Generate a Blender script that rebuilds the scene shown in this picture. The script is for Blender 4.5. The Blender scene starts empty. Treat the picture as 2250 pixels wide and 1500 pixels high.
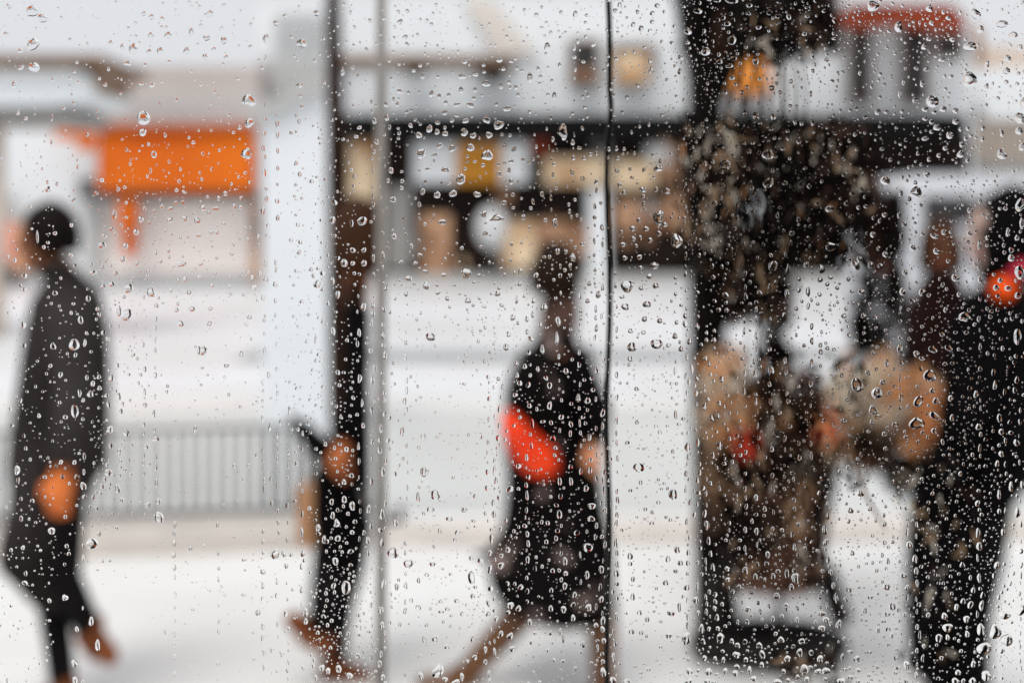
import bpy, math, random
from mathutils import Vector
R = math.radians
C = bpy.context.scene.collection
sc = bpy.context.scene

# ---------------------------------------------------------------- camera
CAMZ = 1.75; FPX = 3125.0; CX = 1125.0; HY = 480.0; YG = 0.60
cam = bpy.data.cameras.new('camera'); co = bpy.data.objects.new('camera', cam); C.objects.link(co)
co.location = (0, 0, CAMZ); co.rotation_euler = (R(90), 0, 0)
cam.lens = 50; cam.sensor_width = 36; cam.shift_y = -0.12
cam.clip_start = 0.02; cam.clip_end = 2000
cam.dof.use_dof = True; cam.dof.focus_distance = YG + 0.001; cam.dof.aperture_fstop = 5.4
cam.dof.aperture_blades = 0
sc.camera = co
# ---------------------------------------------------------------- overcast daylight
SUN_EL, SUN_AZ = 64, 200
w = bpy.data.worlds.new('World'); sc.world = w; w.use_nodes = True
nt = w.node_tree; nt.nodes.clear()
sky = nt.nodes.new('ShaderNodeTexSky'); sky.sky_type = 'NISHITA'; sky.sun_disc = False
sky.sun_elevation = R(SUN_EL); sky.sun_rotation = R(SUN_AZ)
sky.air_density = 1.0; sky.dust_density = 4.0; sky.ozone_density = 1.0
hs = nt.nodes.new('ShaderNodeHueSaturation'); hs.inputs['Saturation'].default_value = 0.10
bg = nt.nodes.new('ShaderNodeBackground'); bg.inputs['Strength'].default_value = 0.12
wo = nt.nodes.new('ShaderNodeOutputWorld')
nt.links.new(sky.outputs[0], hs.inputs['Color']); mx = nt.nodes.new('ShaderNodeMix'); mx.data_type = 'RGBA'; mx.inputs[0].default_value = .72; mx.inputs[7].default_value = (7.3, 7.45, 7.8, 1)   # thick even cloud
nt.links.new(hs.outputs[0], mx.inputs[6]); nt.links.new(mx.outputs[2], bg.inputs['Color']); nt.links.new(bg.outputs[0], wo.inputs[0])
sl = bpy.data.lights.new('sun', 'SUN'); sl.energy = 1.5; sl.angle = R(25); sl.color = (1, .975, .94)
so = bpy.data.objects.new('sun', sl); C.objects.link(so)
d = Vector((math.sin(R(SUN_AZ))*math.cos(R(SUN_EL)), math.cos(R(SUN_AZ))*math.cos(R(SUN_EL)), math.sin(R(SUN_EL))))
so.rotation_euler = d.to_track_quat('Z', 'Y').to_euler()
sc.view_settings.view_transform = 'Standard'; sc.view_settings.look = 'None'
sc.view_settings.exposure = 0.10; sc.view_settings.gamma = 1.0
cy = sc.cycles
cy.max_bounces = 10; cy.diffuse_bounces = 2; cy.glossy_bounces = 3; cy.transmission_bounces = 10; cy.transparent_max_bounces = 8
cy.caustics_reflective = False; cy.caustics_refractive = False
cy.use_denoising = True
cy.sample_clamp_indirect = 6

# ---------------------------------------------------------------- helpers
def P(px, py, Y):
    return Vector(((px-CX)/FPX*Y, Y, CAMZ-(py-HY)/FPX*Y))
def lin(c):
    return tuple((v/255/12.92 if v/255 <= .04045 else ((v/255+.055)/1.055)**2.4) for v in c)
MATS = {}
def mat(name, col, rough=.8, var=.12, scale=3.0, metal=0., col2=None, thr=None, bump=0., spec=.25):
    if name in MATS: return MATS[name]
    m = bpy.data.materials.new(name); m.use_nodes = True; MATS[name] = m
    n = m.node_tree.nodes; l = m.node_tree.links; b = n['Principled BSDF']
    tc = n.new('ShaderNodeTexCoord'); ns = n.new('ShaderNodeTexNoise'); ns.inputs['Scale'].default_value = scale; ns.inputs['Detail'].default_value = 6
    l.new(tc.outputs['Object'], ns.inputs['Vector'])
    cr = n.new('ShaderNodeValToRGB'); l.new(ns.outputs['Fac'], cr.inputs[0])
    c2 = col2 if col2 else tuple(max(0, v*(1-var)) for v in col)
    c1 = col if col2 else tuple(min(1, v*(1+var)) for v in col)
    a, z = thr if thr else (.3, .7)
    cr.color_ramp.elements[0].position = a; cr.color_ramp.elements[1].position = z
    cr.color_ramp.elements[0].color = (*c2, 1); cr.color_ramp.elements[1].color = (*c1, 1)
    l.new(cr.outputs[0], b.inputs['Base Color'])
    b.inputs['Specular IOR Level'].default_value = spec
    b.inputs['Roughness'].default_value = rough; b.inputs['Metallic'].default_value = metal
    if bump:
        bp = n.new('ShaderNodeBump'); bp.inputs['Strength'].default_value = bump; bp.inputs['Distance'].default_value = .01
        l.new(ns.outputs['Fac'], bp.inputs['Height']); l.new(bp.outputs[0], b.inputs['Normal'])
    return m
def leafmat(name, col, scale=8):
    m = mat(name, col, .7, .25, scale, spec=.1); n = m.node_tree.nodes; l = m.node_tree.links
    tr_ = n.new('ShaderNodeBsdfTranslucent'); tr_.inputs[0].default_value = (*col, 1); mx_ = n.new('ShaderNodeMixShader'); mx_.inputs[0].default_value = .45
    l.new(n['Principled BSDF'].outputs[0], mx_.inputs[1]); l.new(tr_.outputs[0], mx_.inputs[2]); l.new(mx_.outputs[0], n['Material Output'].inputs[0]); return m
def glassmat(name, ior, rough=0.0, col=(1, 1, 1)):
    m = bpy.data.materials.new(name); m.use_nodes = True
    n = m.node_tree.nodes; b = n['Principled BSDF']
    b.inputs['Base Color'].default_value = (*col, 1); b.inputs['Roughness'].default_value = rough
    b.inputs['IOR'].default_value = ior; b.inputs['Transmission Weight'].default_value = 1.0
    return m

class MB:
    def __init__(s): s.v = []; s.f = []; s.mi = []; s.sm = []
    def add(s, vs, fs, mi=0, smooth=False):
        o = len(s.v); s.v += [tuple(v) for v in vs]
        for f in fs: s.f.append([i+o for i in f]); s.mi.append(mi); s.sm.append(smooth)
        return s
    def box(s, a, b, mi=0):
        x0, x1 = sorted((a[0], b[0])); y0, y1 = sorted((a[1], b[1])); z0, z1 = sorted((a[2], b[2]))
        v = [(x, y, z) for z in (z0, z1) for x, y in ((x0, y0), (x1, y0), (x1, y1), (x0, y1))]
        return s.add(v, [(3, 2, 1, 0), (4, 5, 6, 7), (0, 1, 5, 4), (1, 2, 6, 5), (2, 3, 7, 6), (3, 0, 4, 7)], mi)
    def pbox(s, x0, y0, x1, y1, Y, dep, mi=0):
        a = P(x0, y0, Y); b = P(x1, y1, Y); return s.box((a.x, Y, a.z), (b.x, Y+dep, b.z), mi)
    def loft(s, rings, caps=True, mi=0, smooth=True):
        n = len(rings[0]); vs = [v for r in rings for v in r]; fs = []
        for i in range(len(rings)-1):
            for k in range(n):
                k2 = (k+1) % n; fs.append((i*n+k, i*n+k2, (i+1)*n+k2, (i+1)*n+k))
        if caps: fs.append(tuple(range(n))[::-1]); fs.append(tuple((len(rings)-1)*n+k for k in range(n)))
        return s.add(vs, fs, mi, smooth)
    def tube(s, pts, rad, seg=10, mi=0):
        pts = [Vector(p) for p in pts]
        if not isinstance(rad, (list, tuple)): rad = [rad]*len(pts)
        rings = []; u = None
        for i, p in enumerate(pts):
            t = (pts[min(i+1, len(pts)-1)]-pts[max(i-1, 0)]).normalized()
            if u is None: u = t.orthogonal().normalized()
            u = (u-t*u.dot(t)).normalized(); v = t.cross(u)
            rings.append([p+(u*math.cos(2*math.pi*k/seg)+v*math.sin(2*math.pi*k/seg))*rad[i] for k in range(seg)])
        return s.loft(rings, True, mi)
    def ell(s, c, r, mi=0, seg=16, rows=10, jit=0, rnd=None, rot=0.):
        c = Vector(c); ca, sa = math.cos(rot), math.sin(rot); rings = []
        for i in range(rows+1):
            th = math.pi*(i+.02 if i == 0 else (i-.02 if i == rows else i))/rows; ring = []
            for k in range(seg):
                ph = 2*math.pi*k/seg; j = 1+(rnd.uniform(-jit, jit) if jit else 0)
                x = r[0]*math.sin(th)*math.cos(ph)*j; y = r[1]*math.sin(th)*math.sin(ph)*j; z = -r[2]*math.cos(th)*j
                ring.append(c+Vector((x*ca-z*sa, y, x*sa+z*ca)))
            rings.append(ring)
        return s.loft(rings, True, mi)
    def build(s, name, mats, parent=None, org=None):
        if not isinstance(mats, (list, tuple)): mats = [mats]
        if parent is not None: o0 = Vector(parent['_o'])
        else: o0 = Vector(org) if org is not None else Vector((0, 0, 0))
        me = bpy.data.meshes.new(name)
        me.from_pydata([(v[0]-o0.x, v[1]-o0.y, v[2]-o0.z) for v in s.v], [], s.f)
        for m in mats: me.materials.append(m)
        me.polygons.foreach_set('material_index', s.mi); me.polygons.foreach_set('use_smooth', s.sm); me.update()
        ob = bpy.data.objects.new(name, me); C.objects.link(ob)
        if parent is not None: ob.parent = parent
        else: ob.location = o0
        ob['_o'] = list(o0); return ob
def empty(name, loc):
    o = bpy.data.objects.new(name, None); C.objects.link(o); o.location = loc; o['_o'] = list(loc); return o
def tag(o, label=None, cat=None, group=None, kind=None):
    if label: o['label'] = label
    if cat: o['category'] = cat
    if group: o['group'] = group
    if kind: o['kind'] = kind
    return o
# ---------------------------------------------------------------- ground
M_ground = mat('wet_pale_paving', (.83, .825, .81), .35, .1, .55, col2=(.70, .675, .64), thr=(.25, .6), bump=.2)
M_road = mat('pale_wet_road', (.79, .80, .82), .4, .05, .25, col2=(.66, .655, .645), thr=(.3, .62))
M_grey = mat('grey_wet_asphalt', (.62, .63, .61), .35, .08, .5)
M_strip = mat('grey_tram_strip', (.36, .37, .37), .5, .08, 2)
M_kerb = mat('warm_kerb_stone', (.62, .57, .52), .6, .1, 4)
def sheet(name, pts, z, m, th=None):
    b = MB(); n = len(pts)
    if th is None: b.add([(x, y, z) for x, y in pts], [tuple(range(n))])
    else:
        b.loft([[(x, y, z-th) for x, y in pts], [(x, y, z) for x, y in pts]], True, 0, False)
    return tag(b.build(name, m), kind='structure')
sheet('ground', [(-400, -300), (400, -300), (400, 900), (-400, 900)], 0, M_ground)
sheet('road', [(-60, 14.0), (60, 14.0), (60, 37.5), (-60, 37.5)], .004, M_road)
sheet('road_strip', [(-3.4, 17.3), (60, 17.3), (60, 18.9), (-3.4, 18.9)], .008, M_strip)
sheet('asphalt', [(-60, 8.6), (60, 8.4), (60, 13.9), (-60, 12.3)], .004, M_grey)
# near kerb below the railing, running slightly away to the right
sheet('kerb', [(-9, 6.35), (-1.05, 7.50), (-1.05, 8.05), (-9, 7.35)], .09, M_kerb, .09)
sheet('kerb', [(-.75, 7.6), (9, 8.0), (9, 8.5), (-.75, 8.1)], .03, M_kerb, .03)

# ---------------------------------------------------------------- buildings
def house_part(parent, name, m, rects, dep=.15):
    for (x0, y0, x1, y1, Y) in rects:
        MB().pbox(x0, y0, x1, y1, Y, dep).build(name, m, parent)
YF = 38.0
M_wallw = mat('white_render', (.80, .82, .83), .8, .05, .3)
M_wallg = mat('grey_render', (.50, .50, .49), .8, .08, .3)
M_black = mat('black_fascia', (.004, .004, .004), .7, .2, 1, spec=.1)
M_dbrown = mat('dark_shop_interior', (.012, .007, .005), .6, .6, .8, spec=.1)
M_glassd = mat('dark_window', (.035, .034, .036), .25, .3, .6)
M_tan = mat('tan_board', (.55, .32, .19), .7, .15, 1.0, col2=(.16, .07, .035), thr=(.38, .6))
M_cream = mat('cream_board', (.85, .66, .44), .7, .08, 1.1, col2=(.50, .27, .12), thr=(.36, .56))
M_must = mat('mustard_board', (.52, .22, .02), .6, .1, 1)
M_red = mat('red_awning', (.24, .035, .010), .7, .25, .6)
M_orange = mat('orange_canvas', (.76, .17, .002), .7, .10, .35, col2=(.52, .075, .002))
M_pink = mat('pink_board', (.85, .30, .28), .7, .1, 1)
M_pale = mat('pale_pink_wall', (.93, .84, .79), .8, .05, .4)
M_dgrey = mat('dark_grey_paint', (.10, .10, .10), .6, .2, 1)
M_mgrey = mat('mid_grey_metal', (.28, .27, .255), .5, .12, 6)
M_lgrey = mat('light_grey_panel', (.62, .63, .63), .6, .06, .6)
M_brown = mat('brown_trim', (.22, .14, .095), .6, .2, 1)
M_beige = mat('beige_render', (.66, .55, .46), .8, .08, .3)

org = P(1440, 0, YF); org.z = 0
g = empty('shop_building', org)
tag(g, 'long white two storey building with a black canopy over its brown shopfronts', 'building')
b = MB(); a = P(560, 0, YF+.6); c = P(2150, 0, YF+.6)
b.box((a.x, YF+1.0, 0), (c.x, YF+9, 7.6)); b.build('wall', M_wallw, g)
house_part(g, 'fascia', M_black, [(755, 252, 2125, 304, YF-.9)], 1.8)
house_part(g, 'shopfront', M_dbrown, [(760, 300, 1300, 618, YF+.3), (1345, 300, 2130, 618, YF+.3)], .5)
house_part(g, 'roof_edge', M_brown, [(745, 122, 1130, 146, YF+.86)], .2)
house_part(g, 'grey_band', M_wallg, [(570, 130, 745, 205, YF+.5)], .4)
MB().add([P(1020, 0, YF+.8), P(1080, 0, YF+.8), P(1180, 122, YF+.8), P(1090, 122, YF+.8)] + [P(1020, 0, YF+1.1), P(1080, 0, YF+1.1), P(1180, 122, YF+1.1), P(1090, 122, YF+1.1)],
    [(0, 3, 2, 1), (4, 5, 6, 7), (0, 1, 5, 4), (1, 2, 6, 5), (2, 3, 7, 6), (3, 0, 4, 7)]).build('gable_trim', mat('pale_beige_trim', (.70, .64, .58), .8, .06, .5), g)
for (x0, x1, yt) in ((880, 935, 168), (1030, 1125, 184)):
    v = [P(x0, 147, YF+.3), P(x1, 147, YF+.3), P((x0+x1)/2+8, yt, YF+.3)]; v2 = [q+Vector((0, .5, 0)) for q in v]
    MB().add(v+v2, [(0, 2, 1), (3, 4, 5), (0, 1, 4, 3), (1, 2, 5, 4), (2, 0, 3, 5)]).build('bracket', M_dbrown, g)
def window(x0, y0, x1, y1, m=M_glassd, fr=M_brown, Y=None):
    Y = Y or YF+.75
    f = MB().pbox(x0, y0, x1, y1, Y, .25).build('window', fr, g)
    MB().pbox(x0+5, y0+5, x1-5, y1-5, Y-.04, .1).build('pane', m, f)
window(1252, 88, 1316, 186); window(1345, 98, 1440, 150)
window(1352, 112, 1425, 186, M_cream, M_tan, YF+.6)
window(1255, 150, 1310, 184, M_tan, M_brown, YF+.55)
for (x0, x1) in ((1868, 1915), (1985, 2040)): window(x0, 66, x1, 225)
window(2060, 78, 2118, 128)
for k in range(11): MB().pbox(606+k*12, 30, 608+k*12, 120, YF+.9, .1).build('cladding_joint', M_wallg, g)
# sign boards and shop windows
sb = MB().pbox(908, 312, 1160, 402, YF-.2, .3).build('signboard', M_wallw, g)
MB().pbox(1003, 316, 1100, 404, YF-.26, .1).build('signboard_panel', M_must, sb)
MB().pbox(1196, 346, 1332, 406, YF-.2, .3).build('signboard', M_cream, g)
MB().pbox(1348, 352, 1440, 414, YF-.2, .3).build('signboard', M_cream, g)
MB().pbox(1165, 296, 1205, 340, YF-.1, .2).build('lamp_box', M_red, g)
house_part(g, 'shop_window', M_cream, [(768, 306, 826, 440, YF+.1), (1105, 486, 1268, 590, YF+.1), (1880, 480, 1925, 560, YF+.1)], .15)
house_part(g, 'shop_window', M_tan, [(775, 445, 826, 612, YF+.08), (925, 470, 990, 616, YF+.08), (1600, 510, 1660, 620, YF+.08), (1446, 300, 1490, 400, YF+.08), (1352, 440, 1500, 505, YF+.1), (1700, 500, 1760, 560, YF+.08)], .15)
house_part(g, 'shop_window', M_mgrey, [(850, 410, 905, 590, YF+.05)], .15)
house_part(g, 'shop_window', M_wallw, [(1630, 430, 1700, 500, YF+.1), (1420, 320, 1470, 360, YF+.05)], .15)
house_part(g, 'pilaster', M_wallw, [(1292, 415, 1338, 620, YF-.05)], .4)
house_part(g, 'plinth', M_wallg, [(760, 602, 2130, 622, YF-.02)], .3)
rs = random.Random(3)
for _ in range(60):
    x = rs.choice((rs.uniform(830, 1290), rs.uniform(1350, 1620), rs.uniform(1900, 2110))); y = rs.uniform(415, 590); ww = rs.uniform(10, 34); hh = rs.uniform(12, 42)
    MB().pbox(x, y, x+ww, y+hh, YF+rs.uniform(.02, .28), .2).build('display_item', rs.choice((M_brown, M_tan, M_mgrey, M_tan, M_brown, M_cream, M_dgrey)), g)
MB().pbox(1176, 492, 1290, 562, YF+.02, .2).build('shop_window', M_tan, g)
b = MB(); cc = P(1080, 500, YF-.5); b.ell(cc, (.42, .25, .56)); b.build('globe_lamp', M_lgrey, g)
# red awning with rounded ends
prof = [(1838, 62), (1845, 30), (1870, 8), (2080, 8), (2110, 22), (2128, 72), (2060, 70), (1980, 58), (1900, 64)]
MB().loft([[P(x, y, YF-.6) for x, y in prof], [P(x, y, YF+.9) for x, y in prof]], True, 0, False).build('awning', M_red, g)
MB().pbox(1600, 92, 1690, 205, YF+.3, .4).build('amber_block', mat('amber_orange', (.85, .30, .05), .6, .15, 1), g)  # plain amber block on the upper facade

org = P(2250, 0, 42); org.z = 0
g2 = empty('beige_building', org); tag(g2, 'beige plastered building at the right end of the street with pale ledges', 'building')
b = MB(); a = P(2132, 0, 41); b.box((a.x, 41, 0), (a.x+16, 50, 6.7)); b.build('wall', M_beige, g2)
house_part(g2, 'ledge', M_wallw, [(2136, 150, 2420, 262, 40.4)], .6)
house_part(g2, 'ledge', M_mgrey, [(2120, 352, 2420, 382, 40.2)], .8)
house_part(g2, 'corner_strip', M_tan, [(2134, 60, 2160, 150, 40.6)], .4)
b = MB(); b.ell(P(2142, 250, 40), (.3, .2, .3)); b.build('wall_lamp', M_mgrey, g2)

org = P(380, 0, 36); org.z = 0
g3 = empty('kiosk_building', org); tag(g3, 'low pale building with a wide orange awning on the left of the street', 'building')
b = MB(); a = P(-500, 0, 36.5); c = P(568, 0, 36.5); b.box((a.x, 36.5, 0), (c.x, 44, CAMZ+(480-210)/FPX*36.5)); b.build('wall', M_wallw, g3)
house_part(g3, 'upper_wall', mat('taupe_render', (.50, .44, .41), .8, .12, .2), [(215, 146, 568, 212, 37)], 5)
house_part(g3, 'string_course', M_wallg, [(215, 212, 568, 272, 36.3)], .1)
house_part(g3, 'shopfront', M_pale, [(225, 432, 560, 612, 36.2)], .25)
house_part(g3, 'base_course', M_wallg, [(225, 600, 560, 628, 36.1)], .3)
house_part(g3, 'corner_column', M_tan, [(553, 432, 570, 622, 36.0)], .3)
v = [P(216, 276, 35.8), P(556, 282, 35.8), P(556, 424, 35.5), P(214, 418, 35.5)]; v2 = [q+Vector((0, .5, -.02)) for q in v]
aw = MB().add(v+v2, [(0, 3, 2, 1), (4, 5, 6, 7), (0, 1, 5, 4), (1, 2, 6, 5), (2, 3, 7, 6), (3, 0, 4, 7)]).build('awning', M_orange, g3)
MB().pbox(236, 420, 558, 438, 35.4, .5).build('awning_valance', mat('dark_brown_edge', (.06, .035, .025), .7), aw)
MB().pbox(216, 274, 556, 286, 35.6, .5).build('awning_hem', mat('rust_hem', (.5, .12, .03), .7), aw)
MB().pbox(172, 392, 228, 438, 35.6, .4).build('awning_bracket', M_dgrey, aw)
house_part(g3, 'post', M_orange, [(258, 436, 300, 506, 35.4), (268, 500, 296, 560, 35.5)], .3)
house_part(g3, 'side_sign', M_orange, [(120, 262, 178, 306, 35.4), (170, 290, 205, 330, 35.4)], .3)
house_part(g3, 'poster', M_pink, [(-40, 486, 22, 575, 36)], .2)
house_part(g3, 'poster', mat('soft_orange_board', (.8, .42, .25), .7), [(24, 490, 56, 600, 36), (80, 560, 102, 600, 36)], .2)
house_part(g3, 'counter', M_dgrey, [(-60, 578, 30, 622, 35.9)], .3)
house_part(g3, 'grey_panel', M_wallg, [(-60, 432, 24, 486, 36), (185, 440, 222, 612, 36)], .2)

# flat canopy with a rounded end, left
org = P(5, 0, 20); org.z = 0
g4 = empty('street_canopy', org); tag(g4, 'flat street canopy with a brown edge and rounded pale end in the upper left', 'canopy')
MB().pbox(-400, 120, 222, 143, 20, 2.6).build('roof_edge', M_brown, g4)
pr = [(-400, 150), (150, 150), (190, 160), (208, 185), (205, 205), (185, 220), (120, 232), (-400, 236)]
MB().loft([[P(x, y, 20.2) for x, y in pr], [P(x, y, 20.2)+Vector((0, 2, 0)) for x, y in pr]], True, 0, False).build('light_panel', mat('pale_blue_panel', (.78, .82, .84), .5, .03, .5), g4)
MB().pbox(-400, 238, 150, 268, 20.3, 2).build('underside_shade', M_mgrey, g4)  # grey strip standing in for the shade below the light panel
MB().pbox(208, 143, 226, 200, 20.1, 1.5).build('end_bracket', M_brown, g4)
b = MB(); q = P(-6, 0, 21); b.tube([(q.x, 21, 0), (q.x, 21, P(0, 240, 21).z)], .11, 12); b.build('post', M_beige, g4)

# white slab pillar with slanted grey roof piece
Yp = 11.6; org = P(650, 0, Yp); org.z = 0
g5 = empty('white_pillar', org); tag(g5, 'wide white pillar with a slanted top standing left of the dark pole', 'pillar')
pr = [(578, 252), (700, 196), (722, 196), (722, 952), (578, 952)]
MB().loft([[P(x, y, Yp) for x, y in pr], [P(x, y, Yp)+Vector((0, .45, 0)) for x, y in pr]], True, 0, False).build('slab', mat('white_paint', (.80, .83, .86), .6, .03, 2), g5)
pr = [(566, 262), (720, 190), (720, 172), (566, 228)]
MB().loft([[P(x, y, Yp-.1) for x, y in pr], [P(x, y, Yp-.1)+Vector((0, .7, 0)) for x, y in pr]], True, 0, False).build('roof_slope', M_wallg, g5)

# dark brown wooden pole in front
Yq = 7.9; a = P(733, 0, Yq)
b = MB(); pts = []; rr = []
for py, xx, hw in ((-900, 728, 15), (0, 732, 17), (400, 740, 22), (800, 748, 27), (1000, 750, 27), (1120, 752, 27), (1172, 752, 27)):
    pts.append(P(xx, py, Yq)); rr.append(hw/FPX*Yq)
b.tube(pts, rr, 16)
pole = b.build('wooden_pole', mat('dark_wet_wood', (.020, .008, .004), .55, .5, 5, bump=.4, spec=.1), None, (a.x, Yq, 0))
tag(pole, 'dark brown round wooden pole rising behind the person with the folded umbrella', 'pole')

# low railing
M_rail = mat('galvanised_rail', (.15, .155, .155), .5, .1, 5)
M_raild = mat('dark_rail', (.07, .07, .068), .5, .1, 5)
def rp(t, z): x = -4.2+t*(3.06); return Vector((x, 7.45+t*.50, z))
gr = empty('railing', (rp(.5, 0).x, rp(.5, 0).y, .09)); tag(gr, 'low grey railing with thin upright bars on the kerb', 'railing')
for z, r in ((.09+.50, .012), (.09+.04, .014)):
    MB().tube([rp(0, z), rp(1, z)], r, 8).build('rail', M_rail, gr)
for k in range(44):
    t = k/43; MB().tube([rp(t, .13), rp(t, .59)], .012 if k < 40 else .017, 8).build('bar', M_rail if k < 39 else M_raild, gr)
for t in (0, .5, 1): MB().tube([rp(t, .085), rp(t, .62)], .022, 10).build('post', M_rail if t < 1 else M_raild, gr)

# parked white van, right
Yv = 15.5; vz = lambda py: P(0, py, Yv).z; vx = lambda px: P(px, 0, Yv).x
gv = empty('parked_van', (vx(2350), Yv+.9, 0)); tag(gv, 'pale grey parked van seen behind the people at the right edge', 'van')
side = [(vx(1945), .35), (vx(1945), vz(560)), (vx(1965), vz(480)), (vx(1995), vz(425)), (vx(2030), vz(382)), (vx(3000), vz(376)), (vx(3020), .35)]
MB().loft([[(x, Yv, z) for x, z in side], [(x, Yv+1.9, z) for x, z in side]], True, 0, False).build('body', mat('van_paint', (.62, .63, .66), .35, .03, 1), gv)
for x0, x1 in ((2030, 2140), (2160, 2420)): MB().pbox(x0, 432, x1, 492, Yv-.02, .1).build('window', M_glassd, gv)
MB().pbox(1950, 690, 3010, 706, Yv-.03, .1).build('side_moulding', M_dgrey, gv)
for px in (2090, 2850):
    wc = Vector((vx(px), Yv-.03, .33)); wb = MB(); wb.tube([wc, wc+Vector((0, .24, 0))], .33, 24); wh = wb.build('wheel', M_black, gv)
    wb = MB(); wb.tube([wc+Vector((0, -.02, 0)), wc+Vector((0, .05, 0))], .19, 20); wb.build('hubcap', M_mgrey, wh)
MB().pbox(1944, 575, 1962, 610, Yv-.04, .2).build('tail_light', M_red, gv)
# ---------------------------------------------------------------- people
M_skin = mat('warm_skin', (.78, .20, .045), .55, .08, 8)
M_skin2 = mat('brown_skin', (.22, .085, .04), .6, .08, 8, spec=.15)
M_eye = mat('eye', (.02, .015, .01), .2)
M_hair = mat('dark_hair', (.006, .004, .003), .6, .4, 30, spec=.08)
M_hairb = mat('brown_hair', (.045, .018, .008), .6, .3, 30, spec=.1)
M_coat = mat('charcoal_coat', (.030, .026, .025), .85, .45, 2.5, spec=.05)
M_coatb = mat('black_coat', (.004, .0035, .004), .85, .4, 3, spec=.03)
M_trou = mat('dark_trousers', (.009, .008, .0085), .85, .3, 5, spec=.05)
M_shoe = mat('rust_brown_leather', (.20, .055, .014), .5, .2, 8)
M_boot = mat('brown_boot', (.16, .075, .035), .55, .2, 8)

def skinned(verts, edges, rads):
    me = bpy.data.meshes.new('tmp'); me.from_pydata([tuple(v) for v in verts], edges, [])
    ob = bpy.data.objects.new('tmp', me); C.objects.link(ob)
    md = ob.modifiers.new('s', 'SKIN'); md.use_smooth_shade = True
    for i, r in enumerate(rads):
        me.skin_vertices[0].data[i].radius = (r, r)
    me.skin_vertices[0].data[0].use_root = True
    sd = ob.modifiers.new('d', 'SUBSURF'); sd.levels = 2; sd.render_levels = 2
    dg = bpy.context.evaluated_depsgraph_get(); dg.update()
    ev = ob.evaluated_get(dg); m2 = ev.to_mesh()
    vs = [tuple(v.co) for v in m2.vertices]; fs = [tuple(p.vertices) for p in m2.polygons]
    ev.to_mesh_clear(); bpy.data.objects.remove(ob); bpy.data.meshes.remove(me)
    return vs, fs
def hand(b, wr, dirv, side, mi=1, s=1.0, curl=.95):
    """palm, four unequal bent fingers and a thumb; dirv = from wrist to fingers, side = thumb side"""
    dirv = Vector(dirv).normalized(); side = Vector(side); side = (side-dirv*side.dot(dirv)).normalized(); nrm = dirv.cross(side)
    wr = Vector(wr)
    b.tube([wr-dirv*.02*s, wr+dirv*.02*s, wr+dirv*.055*s, wr+dirv*.09*s, wr+dirv*.1*s], [.026*s, .033*s, .041*s, .038*s, .026*s], 12, mi)
    for k, L in enumerate((.070, .080, .074, .058)):
        o = wr+dirv*.09*s+side*(.027-.018*k)*s; pts = [o]
        dd = dirv.copy(); c = curl
        for q, fr in enumerate((.45, .33, .22)):
            dd = (dd+nrm*c*(q*.6+.4)).normalized(); pts.append(pts[-1]+dd*L*fr*s)
        b.tube(pts, [.0098*s, .009*s, .0082*s, .0066*s], 8, mi)
    o = wr+dirv*.035*s+side*.03*s; d2 = (dirv*.7+side*.7+nrm*.2).normalized(); d3 = (dirv+side*.2+nrm*.3).normalized()
    b.tube([o-side*.01*s, o+d2*.03*s, o+d2*.03*s+d3*.025*s, o+d2*.03*s+d3*.042*s], [.012*s, .0115*s, .010*s, .007*s], 8, mi)
def person(label, Y0, J, face, skin=M_skin, group=None, handskin=None, cr=.105, pr=.12, hs_=1.15):
    """J: joints as (px, py, dY). One continuous body; head, face and hands on it."""
    W = {k: P(v[0], v[1], Y0+v[2]) for k, v in J.items()}
    names = ['pelvis', 'chest', 'neck', 'skull', 'shL', 'elL', 'wrL', 'shR', 'elR', 'wrR', 'hipL', 'knL', 'anL', 'toL', 'hipR', 'knR', 'anR', 'toR']
    rad = [pr, cr, .058, .075, .052, .045, .028, .052, .045, .028, .085, .058, .040, .030, .085, .058, .040, .030]
    E = [(0, 1), (1, 2), (2, 3), (1, 4), (4, 5), (5, 6), (1, 7), (7, 8), (8, 9), (0, 10), (10, 11), (11, 12), (12, 13), (0, 14), (14, 15), (15, 16), (16, 17)]
    vs, fs = skinned([W[n] for n in names], E, rad)
    b = MB(); b.add(vs, fs, 0, True)
    f = Vector(face).normalized(); up = Vector((0, 0, 1)); sd = f.cross(up).normalized()
    h = W['head']; 
    rings = []
    for zz, ra, rb, off in ((-.115, .03, .03, .03), (-.10, .045, .05, .025), (-.07, .06, .07, .012), (-.03, .068, .085, .002), (.01, .073, .092, 0), (.05, .074, .096, -.004), (.09, .062, .08, -.006), (.112, .035, .045, -.006), (.118, .01, .012, -.006)):
        rings.append([h+up*zz+f*(off+rb*math.cos(2*math.pi*k/20))+sd*(ra*math.sin(2*math.pi*k/20)) for k in range(20)])
    b.loft(rings)
    b.tube([h+f*.088+up*.022, h+f*.105-up*.012, h+f*.112-up*.024, h+f*.088-up*.032], [.007, .010, .013, .009], 8)
    for s in (-1, 1):
        b.ell(h+sd*s*.075+up*-.004-f*.006, (.014, .014, .032), 0, 10, 6)
        b.ell(h+sd*s*.031+f*.083+up*.012, (.012, .012, .009), 1, 8, 6)
        b.tube([h+sd*s*.016+f*.090+up*.030, h+sd*s*.046+f*.078+up*.032], .005, 6, 2)
    b.tube([h+sd*-.024+f*.082-up*.058, h+f*.090-up*.057, h+sd*.024+f*.082-up*.058], .006, 6, 3)
    for s in ('L', 'R'):
        dv = (W['wr'+s]-W['el'+s]).normalized(); hand(b, W['wr'+s], dv, f, 4, hs_)
    o = b.build('person', [skin, M_eye, M_hair, mat('lips', (.45, .09, .05), .5), handskin or M_skin], None, (W['pelvis'].x, Y0, 0))
    tag(o, label, 'person', group); o['W'] = 0
    return o, W, h, f, sd
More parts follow.
